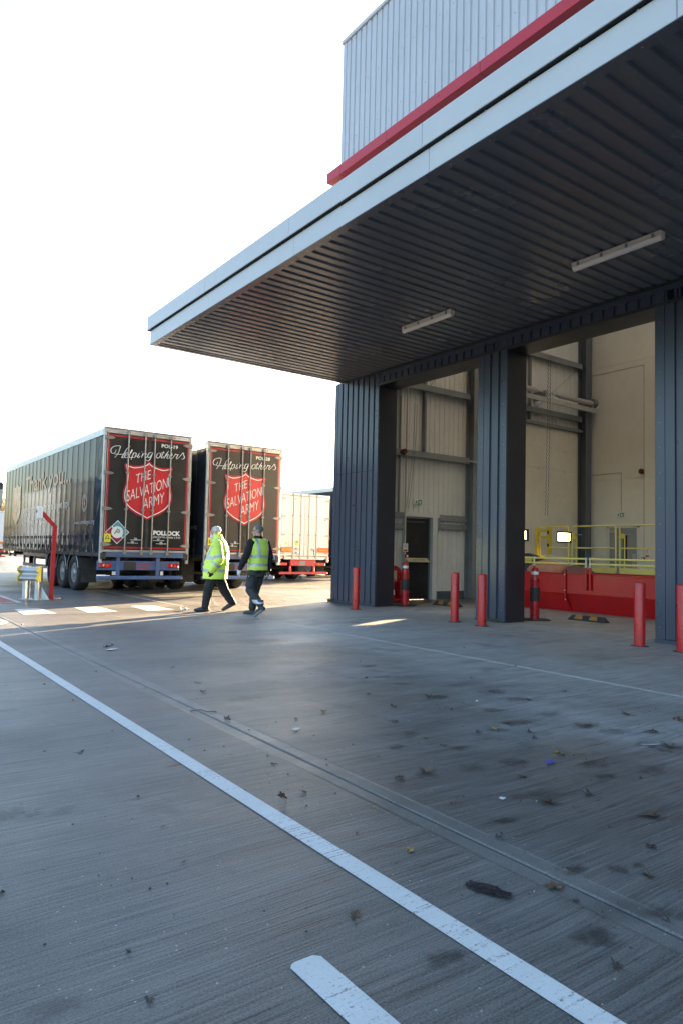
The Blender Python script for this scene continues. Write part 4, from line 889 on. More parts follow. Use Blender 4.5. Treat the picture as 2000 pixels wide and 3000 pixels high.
def white_trailer(loc, label):
    T = thing('box_trailer', loc, label, 'trailer', 'white box trailers'); w, h = 2.56, 3.83
    b = MB().box(.02, w-.02, .04, 12.6, .99, h-.02, 0, .02); b.build('box_body', 'trailer_white', T)
    for x0, x1 in ((0, .08), (w-.08, w)): MB().box(x0, x1, -.05, .05, .85, h, 0, .01).build('rear_post', 'trailer_white', T)
    MB().box(.08, w-.08, -.05, .038, 3.73, h, 0, .01).build('rear_header', 'trailer_white', T); MB().box(.08, w-.08, -.052, -.0505, 3.728, 3.742).build('rust_streak', 'rust', T); MB().box(.08, w-.08, -.062, -.0505, 1.098, 1.113).build('rust_streak', 'rust', T); MB().box(1.2405, 1.2545, -.03, -.02, 1.12, 3.72).build('door_gap', 'rust', T); MB().box(.25, w-.25, -.06, .038, .965, 1.10, 0, .01).build('rear_sill', 'trailer_white', T)
    MB().box(w-.02, w-.0, -.056, -.05, 1.1, 3.7).build('rust_streak', 'rust', T)
    for i, (x0, x1) in enumerate(((.085, 1.24), (1.255, w-.085))):
        d = MB().box(x0, x1, -.045, .038, 1.115, 3.725, 0, .012).build('door', 'trailer_white', T)
        for xa, xb, za, zb in ([(.75, .80, 3.55, 3.60), (1.05, 1.09, 3.42, 3.53), (.6, .63, 1.15, 1.22)] if i == 0 else [(1.75, 1.80, 1.15, 1.42), (1.5, 1.55, 1.2, 1.27), (2.3, 2.36, 2.7, 2.76)]):
            MB().add([(xa, -.047, za), (xb, -.047, za+.02), (xb+.01, -.047, zb), (xa-.02, -.047, zb-.01)], [(0,1,2,3)]).build('rust_patch', 'rust', d)
    for xx in (.55, 1.0, 1.47, 1.88): MB().box(xx-.10, xx+.10, -.055, -.045, 1.13, 3.71, 0, .006).build('door_rib', 'trailer_white', T)
    lock_set(T, (.65, 1.03, 1.46, 1.86), 3.80, 1.05, 'pipe_grey', (3.58, 2.81, 2.03, 1.25), w); handles(T, ((.70, .98, 1.42), (.70, .98, 1.24), (1.55, 1.80, 1.40)), 'alu')
    for x0 in (.05, 1.92):
        p = MB().box(x0, x0+.57, -.118, -.11, 1.30, 1.49).build('marker_board', 'reflector_red', T); MB().box(x0+.025, x0+.545, -.121, -.118, 1.325, 1.465).build('amber_panel', 'lens_amber', p)
    k = MB().box(.79, .94, -.066, -.058, 1.59, 1.77).build('warning_label', 'vinyl_yellow', T); MB().box(.81, .92, -.069, -.066, 1.70, 1.75).build('label_text', 'black_paint', k)
    MB().lathe([(.05, -.005), (.05, 0)], (.33, -.05, 1.64), 'y', 14).build('round_label', 'vinyl_yellow', T)
    MB().box(.60, 1.90, .0, .10, .69, .963, 0, .01).build('tail_beam', 'chassis_red', T)
    for x in (-.05, 1.93):
        l_ = MB().box(x, x+.48, -.03, .05, .70, .83, 0, .015).build('light_bar', 'chassis_red', T); MB().box(x+.05, x+.42, -.036, -.031, .72, .81, 0, .01).build('lens', 'lens_red', l_); MB().box(x+.08, x+.14, -.042, -.037, .73, .80, 0, .01).build('lens', 'lens_amber', l_)
    for x in (.60, 1.82): MB().box(x-.05, x+.05, .0, .06, .435, .688, 0, .008).build('bumper_upright', 'chassis_red', T)
    MB().box(.03, w-.03, -.06, .05, .33, .43, 0, .012).build('bumper', 'chassis_red', T); MB().box(1.04, 1.36, -.012, -.002, .70, .91, 0, .005).build('plate_holder', 'steel_grey', T)
    running_gear(T, 'chassis_red', w); return T
T3 = white_trailer((15.31, 25.6, 0), 'white rusty box trailer with red chassis right of the POL-28 trailer')
T5 = copy_tree(T3); T5.location = (8.06, 58, 0); T5['label'] = 'far white trailer cut off by the left edge of the picture'

text('PUSH TO OPEN', 'steel_grey', lambda u, v: (13.60+u, 15.2335-v*1.06-.003, 1.128+v), .46, .06, dr, bold=.02)

# ---------------------------------------------------------------- crash barrier and access post
cb = thing('crash_barrier', (3.97, 18.27, 0), 'galvanised crash barrier end with yellow edges beside the red pole', 'barrier', rz=R(-55))
for x in (-.19, .19):
    b = MB(); b.box(x-.05, x+.05, -.075, -.065, .015, .82); b.box(x-.05, x+.05, .065, .075, .015, .82); b.box(x-.006, x+.006, -.065, .065, .015, .82); b.build('post', 'galv', cb)
    MB().box(x-.12, x+.12, -.12, .12, 0, .015, 0, .004).build('base_plate', 'galv', cb)
    for dx in (-.09, .09):
        for dy in (-.09, .09): MB().lathe([(.012, .015), (.012, .04)], (x+dx, dy, 0), n=6).build('bolt', 'galv', cb)
MB().prism([(.245, .015), (.52, .015), (.245, .36)], lambda u, z: (u, -.006, z), lambda u, z: (u, .006, z)).build('gusset', 'galv', cb)
WP = [(0, .80), (.05, .79), (.095, .745), (.095, .715), (.015, .65), (.015, .61), (.095, .545), (.095, .515), (.05, .47), (0, .46)]
b = MB(); n = len(WP); V = []
for th in (0, .008):
    for px, pz in WP: V += [(-.27, -.085-px+th, pz), (.27, -.085-px+th, pz)]
b.add(V, [(2*i, 2*i+1, 2*i+3, 2*i+2) for i in range(n-1)]+[(2*n+2*i+2, 2*n+2*i+3, 2*n+2*i+1, 2*n+2*i) for i in range(n-1)]); b.build('rail', 'galv', cb)
CP = [(-.02, .825), (.065, .815), (.12, .76), (.12, .70), (.05, .645), (.05, .615), (.12, .56), (.12, .50), (.065, .445), (-.02, .435)]
for xa in (-.31, .271): MB().prism(CP, lambda u, z: (xa, -.085-u, z), lambda u, z: (xa+.04, -.085-u, z)).build('end_cap', 'yellow', cb)
ap = thing('access_post', (4.37, 18.1, 0), 'bent red steel post carrying a cream card reader', 'access post', world=True)
def sq(pts, hw, name, mat, par):
    b = MB(); V = []; n = len(pts)
    for i, (x, z) in enumerate(pts):
        a = Vector(pts[max(i-1, 0)]); c = Vector(pts[min(i+1, n-1)]); t_ = (c-a).normalized(); nn = Vector((-t_.y, t_.x))
        if 0 < i < n-1: hw_ = hw/max(.5, math.cos(t_.angle((Vector(pts[i])-a).normalized())))
        else: hw_ = hw
        for s1, s2 in ((-1, -1), (1, -1), (1, 1), (-1, 1)): V.append((x+nn.x*hw_*s1, 18.1+hw*s2, z+nn.y*hw_*s1))
    F = [(i*4+k, i*4+(k+1) % 4, (i+1)*4+(k+1) % 4, (i+1)*4+k) for i in range(n-1) for k in range(4)]+[(0,1,2,3), tuple(range(4*n-4, 4*n))[::-1]]
    b.add(V, F); return b.build(name, mat, par)
sq([(4.365, .012), (4.385, 1.80), (4.06, 2.14)], .045, 'post', 'pole_red', ap)
MB().box(4.32, 4.62, 18.0, 18.2, 0, .014, 0, .004).build('base_plate', 'pole_red', ap)
for x in (4.48, 4.58):
    for y in (18.03, 18.17): MB().lathe([(.012, .014), (.012, .045)], (x, y, 0), n=6).build('bolt', 'galv', ap)
rdx = MB().box(3.955, 4.075, 18.03, 18.17, 1.98, 2.28, 0, .012).build('card_reader', 'sign_cream', ap); rdx.data.materials[0] = M['sign_white']
MB().box(3.94, 3.955, 18.06, 18.14, 2.13, 2.18, 0, .004).build('reader_slot', 'black_paint', rdx); MB().box(3.957, 4.073, 18.171, 18.178, 1.985, 2.275).build('seal', 'rubber', rdx)

# ---------------------------------------------------------------- lorry at the left edge (only its mirror shows)
lo = thing('lorry', (2.6, 23.8, 0), 'parked lorry at the left edge, only its tall wing mirror showing', 'lorry', world=True)
cp_ = [(23.72, .95), (23.70, 1.75), (23.95, 2.75), (24.25, 3.25), (25.9, 3.72), (25.95, .95)]
MB().prism(cp_, lambda y, z: (1.36, y, z), lambda y, z: (3.82, y, z)).build('cab', 'cab_body', lo)
MB().add([(1.50, 23.70, 1.82), (3.68, 23.70, 1.82), (3.62, 23.925, 2.72), (1.56, 23.925, 2.72)], [(0,1,2,3)]).build('windscreen', 'car_glass', lo)
for x in (1.352, 3.828): MB().add([(x, 24.1, 1.85), (x, 25.0, 1.85), (x, 25.0, 2.65), (x, 24.3, 2.65)], [(0,1,2,3)]).build('side_window', 'car_glass', lo)
for k in range(4): MB().box(1.75, 3.43, 23.66, 23.705, 1.0+k*.17, 1.10+k*.17, 0, .01).build('grille_slat', 'black_paint', lo)
MB().box(1.5, 3.68, 23.70, 23.95, 2.76, 2.86, 0, .02).build('sun_visor', 'black_paint', lo); MB().box(1.34, 3.84, 23.60, 24.2, .38, .94, 0, .06).build('bumper', 'cab_body', lo)
for x in (1.42, 3.36): MB().box(x, x+.40, 23.585, 23.61, .60, .80, 0, .03).build('headlight', 'lens_clear', lo)
MB().box(2.33, 2.85, 23.585, 23.602, .45, .56).build('number_plate', 'white_plate', lo)
MB().box(1.9, 3.2, 26.0, 38, .7, 1.0).build('chassis', 'chassis', lo); MB().box(1.30, 3.84, 26.6, 39.5, 1.05, 3.95, 0, .03).build('box_body', 'cab_body', lo)  # unseen box body added to darken the reflection in the trailer curtain
for y in (24.7, 35.2, 36.6):
    for x in (1.55, 3.6): MB().lathe([(.30, -.15), (.48, -.18), (.52, -.1), (.52, .1), (.48, .18), (.30, .15)], (x, y, .52), 'x', 22).build('wheel', 'tyre', lo)
mr = MB().box(3.95, 4.20, 23.92, 24.08, 2.49, 3.28, 0, .05).build('mirror', 'mirror_back', lo); MB().box(3.965, 4.185, 23.912, 23.919, 2.53, 3.05, 0, .002).build('mirror_lens', 'mirror_glass', mr)
for z in (2.6, 3.15): MB().tube([(3.80, 24.05, z), (3.98, 24.02, z)], .02, 6).build('mirror_arm', 'black_paint', lo)

# ---------------------------------------------------------------- far cars
def car(loc, label):
    c = thing('parked_car', loc, label, 'car', 'white cars parked far away')
    pr = [(-2.1, .35), (2.1, .35), (2.15, .65), (2.05, .85), (1.2, .98), (.65, 1.42), (-1.0, 1.47), (-1.75, 1.0), (-2.12, .9)]
    b = MB(); n = len(pr); V = []
    for x, k in ((-.88, .0), (-.80, .06), (.80, .06), (.88, .0)):
        for y, z in pr: V.append((x*(1 if z < 1.05 else .82), y, z+(k if z > .9 else 0)))
    b.add(V, [(j*n+i, j*n+(i+1) % n, (j+1)*n+(i+1) % n, (j+1)*n+i) for j in range(3) for i in range(n)]+[tuple(range(n)), tuple(range(3*n, 4*n))[::-1]]); b.build('body', 'car_white', c)
    MB().quad((-.62, -1.72, 1.05), (.62, -1.72, 1.05), (.58, -1.06, 1.50), (-.58, -1.06, 1.50)).build('windscreen', 'car_glass', c)
    for x in (-.78, .78):
        for y in (-1.3, 1.3):
            w_ = MB().lathe([(.2, -.1), (.31, -.1), (.32, 0), (.31, .1), (.2, .1)], (x, y, .32), 'x', 18).build('wheel', 'tyre', c); MB().lathe([(.19, .0), (.19, .09*(1 if x > 0 else -1)), (0, .07*(1 if x > 0 else -1))], (x, y, .32), 'x', 16).build('rim', 'rim', w_)
        MB().box(x-.1, x+.1, -2.16, -2.1, .66, .78, 0, .02).build('headlight', 'lens_clear', c)
    MB().box(-.26, .26, -2.17, -2.13, .45, .56).build('number_plate', 'white_plate', c)
car((17.0, 85, 0), 'white car far beyond the POL-19 trailer, seen under it'); car((14.3, 88, 0), 'white car farthest left under the POL-19 trailer')

# ---------------------------------------------------------------- trees beyond the yard
def tree(x, y, h, i, label):
    T = thing('tree', (x, y, 0), label, 'tree', 'bare autumn trees beyond the yard'); rnd = random.Random(i); b = MB(); leaf = MB(); tips = []
    def grow(p, d, L, r, lev):
        q = p+d*L; b.tube([p, p+d*L*.5+Vector((rnd.uniform(-.04, .04)*L, rnd.uniform(-.04, .04)*L, 0)), q], [r, r*.85, r*.65], 5 if lev < 2 else 3, caps=False)
        if lev >= 4: tips.append(q); return
        for k in range(3 if lev < 3 else 2):
            a = rnd.uniform(0, 6.28); sp_ = rnd.uniform(.35, .75); n_ = (d+Vector((math.cos(a)*sp_, math.sin(a)*sp_, rnd.uniform(-.05, .35)))).normalized()
            grow(p+d*L*rnd.uniform(.65, 1), n_, L*rnd.uniform(.62, .8), r*.6, lev+1)
    grow(Vector((0, 0, 0)), Vector((0, 0, 1)), h*.30, h*.018, 0)
    b.build('trunk', 'bark', T)
    for tpt in tips:
        for k in range(7):
            c = tpt+Vector((rnd.gauss(0, .35), rnd.gauss(0, .35), rnd.gauss(0, .35))); a, e = Vector((rnd.uniform(-1, 1), rnd.uniform(-1, 1), rnd.uniform(-1, 1)))*.11, Vector((rnd.uniform(-1, 1), rnd.uniform(-1, 1), rnd.uniform(-1, 1)))*.11
            leaf.add([c-a, c+e, c+a, c-e], [(0,1,2,3)], rnd.randint(0, 1))
    leaf.build('crown', ['twig_leaf', 'twig_leaf_b'], T)
for i, (x, y, h, lb) in enumerate([(16.5, 104, 9, 'shorter thin autumn tree at the far left edge'), (19.9, 110, 11, 'tall thin autumn tree behind the front of the POL-19 trailer'), (22.4, 112, 9.5, 'autumn tree mostly hidden behind the POL-19 trailer'),
    (13.0, 112, 8.5, 'autumn tree beyond the far white trailer'), (27.5, 114, 10, 'autumn tree hidden deep behind the POL-19 trailer')]): tree(x, y, h, i+3, lb)
hd_ = MB(); rnd = random.Random(5)
for k in range(9000):
    c = Vector((rnd.uniform(5, 60), 100+rnd.gauss(0, .8), abs(rnd.gauss(0, 1.0))*1.1)); a, e = [Vector((rnd.uniform(-1, 1), rnd.uniform(-1, 1), rnd.uniform(-1, 1)))*.22 for _ in range(2)]
    hd_.add([c-a, c+e, c+a, c-e], [(0,1,2,3)], rnd.randint(0, 1))
tag(hd_.build('hedge', ['twig_leaf', 'twig_leaf_b']), 'low brown hedge along the far end of the yard', 'hedge', kind='stuff')

# ---------------------------------------------------------------- leaves and litter
def leaf_mesh(i, mat):
    rnd = random.Random(i); pts = []; lob = 5
    for k in range(lob*4+1):
        a = -2.5+5.0*k/(lob*4); rr = (1.0 if k % 4 == 2 else .80 if k % 2 else .58)*rnd.uniform(.72, 1.12)*(1-.22*abs(a)/2.5)
        pts.append((math.sin(a)*rr*.5, math.cos(a)*rr*.5))
    b = MB(); ca = rnd.uniform(0, 3.14); ck = rnd.uniform(.5, 1.9)
    zf = lambda x, y: .03+ck*(x*math.cos(ca)+y*math.sin(ca))**2+.16*abs(noise.noise(Vector((x*4+i*9, y*4, i))))
    sq_ = rnd.uniform(.6, 1.); pts = [(x*sq_, y) for x, y in pts]; V = [(0, 0, .05)]+[(x, y, zf(x, y)*rnd.uniform(.7, 1.2)) for x, y in pts]+[(0, -.25, .03)]
    n = len(pts); b.add(V, [(0, k+2, k+1) for k in range(n-1)]); b.tube([(0, 0, .03), (.02, -.35, .04), (.06, -.62, .07)], .012, 4, 0)
    return b.mesh('fallen_leaf', mat)
LM = {'b': [leaf_mesh(i, 'leaf_brown') for i in range(5)], 'y': [leaf_mesh(i+10, 'leaf_yellow') for i in range(3)], 'd': [leaf_mesh(i+20, 'leaf_dark') for i in range(4)]}
LM['B'] = [leaf_mesh(33, 'leaf_brown')]; LM['s'] = [leaf_mesh(35, 'leaf_brown')]
LB = {'b': 'dull brown fallen leaf lying on the concrete', 'y': 'yellow fallen leaf lying on the concrete', 'd': 'small blackened fallen leaf on the concrete', 'B': 'large dark maple leaf lying on the joint at lower right', 's': 'curled brown leaf standing on edge beside the long white line'}
LEAF = []
for i, (k, x, y, s_) in enumerate(LEAVES):
    o = obj('fallen_leaf', LM[k][i % len(LM[k])]); d_ = math.hypot(x, y)
    sc = .0098*s_*(1.0 if d_ < 4 else 1.1); o.location = (x, y, .003); o.scale = (sc*random.uniform(.8, 1.1), sc, sc*random.uniform(.5, 1.1)); o.rotation_euler = (0, 0, random.uniform(0, 6.28))
    if k == 's': o.rotation_euler = (R(50), R(15), 2.2); o.location.z = .035
    if k in 'Bs': tag(o, LB[k], 'leaf')
    else: LEAF.append((k, 0 if x < 1.87 else 1 if x < 2.52 else 2, d_, o))
ORD = ['nearest', 'second nearest', 'third nearest', 'fourth nearest', 'fifth nearest', 'sixth nearest', 'seventh nearest', 'eighth nearest', 'ninth nearest', 'tenth nearest', 'eleventh nearest', 'twelfth nearest', 'thirteenth nearest', 'fourteenth nearest', 'fifteenth nearest', 'sixteenth nearest', 'seventeenth nearest', 'eighteenth nearest', 'nineteenth nearest', 'twentieth nearest']
for k, kn in (('b', 'dull brown fallen leaf'), ('y', 'yellow fallen leaf'), ('d', 'small blackened leaf')):
    for z_, zn in enumerate(('left of the long white line', 'between the long white line and the near joint', 'between the near and far slab joints')):
        for q, e_ in enumerate(sorted([e for e in LEAF if e[0] == k and e[1] == z_], key=lambda e: e[2])):
            tag(e_[3], '%s %s %s' % (ORD[q], kn, zn), 'leaf', {'b': 'brown fallen leaves', 'y': 'yellow fallen leaves', 'd': 'blackened fallen leaves'}[k])
def scrap(name, x, y, w, l, rz, mat, label, cat='litter', crumple=.3):
    b = MB(); n = 7; V = []
    for i in range(n+1):
        for j in range(n+1):
            u, v = i/n-.5, j/n-.5; e = 1-.35*abs(noise.noise(Vector((u*4+x, v*4+y, 3))))
            ew = e*(1-.75*abs(noise.noise(Vector((u*3.1+x*7, 5, y))))-.9*max(0, abs(u)-.25))
            V.append((u*w*e, v*l*ew+.25*l*noise.noise(Vector((u*4+y, x, 2))), .006+crumple*min(w, l)*abs(noise.noise(Vector((u*5+x*3, v*5+y, 1))))))
    b.add(V, [(i*(n+1)+j, (i+1)*(n+1)+j, (i+1)*(n+1)+j+1, i*(n+1)+j+1) for i in range(n) for j in range(n)], 0, True)
    o = b.build(name, mat); o.location = (x, y, .002); o.rotation_euler = (0, 0, rz); return tag(o, label, cat)
scrap('plastic_scrap', 3.849, 2.931, .10, .05, .2, 'blue_scrap', 'purple blue plastic scrap among the leaves'); scrap('paper_strip', 4.864, 2.821, .16, .02, -.5, 'paper', 'thin white paper strip lying at the right')
scrap('paper_scrap', 3.058, 2.646, .04, .04, .2, 'paper', 'tiny white paper crumb in the leaf area'); scrap('plastic_scrap', 3.084, 9.569, .30, .10, 1.0, 'black_bag', 'black plastic scrap on the concrete at the left, before the men')
scrap('paper_scrap', 2.995, 9.151, .16, .10, .5, 'paper', 'white paper scrap beside the black plastic one', crumple=.1); scrap('paper_scrap', 2.878, 4.485, .07, .05, .4, 'paper', 'white crumpled paper near the joint, mid yard')
scrap('plastic_bag', 2.20, 1.965, .20, .085, 1.9, 'black_bag', 'flattened dark plastic bag lying at the lower right', crumple=.10); scrap('litter_heap', 6.16, 14.17, .22, .18, .3, 'paper', 'small crumpled white wrapper beside the white haired man', crumple=.6)
tw = MB(); tw.tube([(0, 0, .01), (.1, .02, .012), (.18, -.01, .02), (.27, .03, .01)], .005, 5); o = tw.build('twig', 'leaf_dark'); o.location = (2.62, 5.3, 0); o.rotation_euler = (0, 0, 2.4); o.scale = (.8, .8, .8); tag(o, 'thin curved dark twig lying across the joint', 'twig')
gb = MB(); rnd = random.Random(11)
for k in range(750):
    y = rnd.uniform(.8, 13) if k < 450 else rnd.uniform(.8, 5); x = rnd.uniform(.1, 8); r_ = rnd.choice([.002, .003, .004, .006])*(1+y*.06)
    if rnd.random() < .08: r_ *= 2
    c = Vector((x, y, r_*.4)); V = [c+Vector((r_*rnd.uniform(.6, 1.4), 0, 0)), c+Vector((0, r_*rnd.uniform(.6, 1.4), 0)), c-Vector((r_*rnd.uniform(.6, 1.4), 0, 0)), c-Vector((0, r_*rnd.uniform(.6, 1.4), 0)), c+Vector((0, 0, r_*.8))]
    gb.add(V, [(0,1,4), (1,2,4), (2,3,4), (3,0,4)], 0 if rnd.random() < .94 else 1)
tag(gb.build('grit', ['leaf_dark', 'paper']), 'dark grit and crumbs scattered over the concrete', 'grit', kind='stuff')
def weed(x, y, i, label):
    T = MB(); rnd = random.Random(i)
    for k in range(26):
        a = rnd.uniform(0, 6.28); l = rnd.uniform(.05, .16); d = Vector((math.cos(a)*.6, math.sin(a)*.6, 1)).normalized(); c = Vector((rnd.gauss(0, .05), rnd.gauss(0, .08), 0)); s_ = Vector((-d.y, d.x, 0))*.012
        T.add([c-s_, c+s_, c+d*l*.6+s_*1.4, c+d*l, c+d*l*.6-s_*1.4], [(0,1,2,3,4)])
    o = T.build('weed', 'weed'); o.location = (x, y, 0); tag(o, label, 'weed')
paint('weed', (.10, .12, .03), .6, .3)
weed(10.83, 15.42, 1, 'small green weed at the outer corner of the wide column'); weed(10.86, 9.62, 2, 'small dry weed at the foot of the middle column')
# ================================================================ people
def loft(b, rings, n=20):
    """rings: (centre, rx, ry) horizontal ellipses, closed at both ends"""
    V = []
    for c, rx, ry in rings:
        for k in range(n):
            a = 2*math.pi*k/n; V.append((c[0]+rx*math.cos(a), c[1]+ry*math.sin(a), c[2]))
    m_ = len(rings); b.add(V, [(i*n+k, i*n+(k+1) % n, (i+1)*n+(k+1) % n, (i+1)*n+k) for i in range(m_-1) for k in range(n)]+[tuple(range(n))[::-1], tuple(range((m_-1)*n, m_*n))])
def limb(b, pts, rs, n=14):
    P = [Vector(p) for p in pts]
    for i in range(len(P)-1): b.tube([P[i], P[i].lerp(P[i+1], .5), P[i+1]], [rs[i], (rs[i]+rs[i+1])/2, rs[i+1]], n)
    for p, r_ in zip(P, rs): b.ell(p, (r_, r_, r_), 12, 8)
def remesh(b, voxel, smooth=4, wrinkle=None):
    me = bpy.data.meshes.new('tmp'); me.from_pydata(b.v, [], b.f); me.update()
    o = bpy.data.objects.new('tmp', me); COL.objects.link(o)
    m1 = o.modifiers.new('r', 'REMESH'); m1.mode = 'VOXEL'; m1.voxel_size = voxel; m1.use_smooth_shade = True
    m2 = o.modifiers.new('s', 'SMOOTH'); m2.factor = .5; m2.iterations = smooth
    dg = bpy.context.evaluated_depsgraph_get(); ev = o.evaluated_get(dg); out = bpy.data.meshes.new_from_object(ev)
    bpy.data.objects.remove(o); bpy.data.meshes.remove(me)
    if wrinkle:
        N = [v.normal.copy() for v in out.vertices]
        for v, nn in zip(out.vertices, N): v.co += nn*wrinkle(v.co)
        out.update()
    for p in out.polygons: p.use_smooth = True
    return out
def wear(name, me, mat, parent):
    me.materials.clear(); me.materials.append(M[mat]); return obj(name, me, parent)
def extract(me, pred, off, name, mat, parent):
    idx = {}; V = []; F = []
    for p in me.polygons:
        if pred(p.center):
            f = []
            for vi in p.vertices:
                if vi not in idx: idx[vi] = len(V); v = me.vertices[vi]; V.append(tuple(v.co+v.normal*off))
                f.append(idx[vi])
            F.append(f)
    b = MB(); b.add(V, F, 0, True); return b.build(name, mat, parent)
def seg(p, a, c):
    a = Vector(a); c = Vector(c); d = c-a; t_ = max(0, min(1, (p-a).dot(d)/d.length_squared)); return t_, (p-(a+d*t_)).length
def head(b, c, yaw=0., pitch=0., s=1.):
    """skull, jaw, nose, brow, ears around the skull centre c; the face looks along +Y before turning"""
    Rm = Matrix.Rotation(yaw, 3, 'Z') @ Matrix.Rotation(pitch, 3, 'X'); T = lambda *p: Vector(c)+Rm @ (Vector(p)*s)
    e = lambda p, r_: b.ell(T(*p), tuple(k*s for k in r_), 16, 12, 0, Rm)
    e((0, -.012, .025), (.076, .098, .092)); e((0, .022, -.03), (.062, .075, .085)); e((0, .055, -.085), (.034, .032, .028)); e((0, .085, .022), (.05, .018, .014))
    e((0, .102, -.022), (.013, .022, .016)); e((0, .094, .0), (.010, .016, .022)); e((0, .086, -.056), (.024, .012, .008)); e((0, .084, -.066), (.021, .012, .007))
    for x in (-1, 1): e((x*.074, -.012, -.008), (.012, .020, .032)); e((x*.04, .072, -.022), (.022, .016, .018))
    return T, Rm
def hand(b, wrist, d, palm_n, s=1., curl=.5):
    """palm plus four fingers and a thumb; d points down the hand, palm_n out of the palm"""
    d = Vector(d).normalized(); n_ = Vector(palm_n); n_ = (n_-d*n_.dot(d)).normalized(); sdir = d.cross(n_); w = Vector(wrist)
    for k in range(4):
        o_ = (k-1.5)*.021*s; L = (.075, .085, .08, .062)[k]*s
        p0 = w+d*.02*s+sdir*o_*.6; p1 = w+d*.095*s+sdir*o_; b.tube([p0, p1], [.017*s, .015*s], 8)
        p2 = p1+(d*math.cos(curl*.6)+n_*math.sin(curl*.6))*L*.5; p3 = p2+(d*math.cos(curl*1.6)+n_*math.sin(curl*1.6))*L*.5
        b.tube([p1, p2, p3], [.0105*s, .0098*s, .0085*s], 8); b.ell(p3, (.0085*s,)*3, 8, 6); b.ell(p1, (.0125*s,)*3, 8, 6)
    t0 = w+d*.03*s-sdir*.03*s; t1 = t0+(d*.6-sdir*.6+n_*.4)*.045*s; t2 = t1+(d*.9-sdir*.1+n_*.4)*.035*s
    b.tube([t0, t1, t2], [.016*s, .012*s, .009*s], 8); b.ell(t2, (.009*s,)*3, 8, 6)
def foot(b, ankle, heel, toe, sole_z=0., w=.05):
    a, h, t_ = Vector(ankle), Vector(heel), Vector(toe); up = Vector((0, 0, 1))
    k = w/.053
    b.tube([h+up*.045, (h+t_)/2+up*.05, t_+up*.035], [.045*k, .052*k, .040*k], 14); b.ell(t_+up*.035, (.045*k, .052*k, .034*k), 12, 8); b.ell(h+up*.045, (.046*k, .05*k, .045*k), 12, 8)
    b.tube([a, h.lerp(t_, .18)+up*.05], [.055*k, .05*k], 12)
def fold(sx, amp): return lambda p: amp*(noise.noise(Vector((p.x*7+sx, p.y*7, p.z*16)))+.6*noise.noise(Vector((p.x*19, p.y*19+sx, p.z*30))))

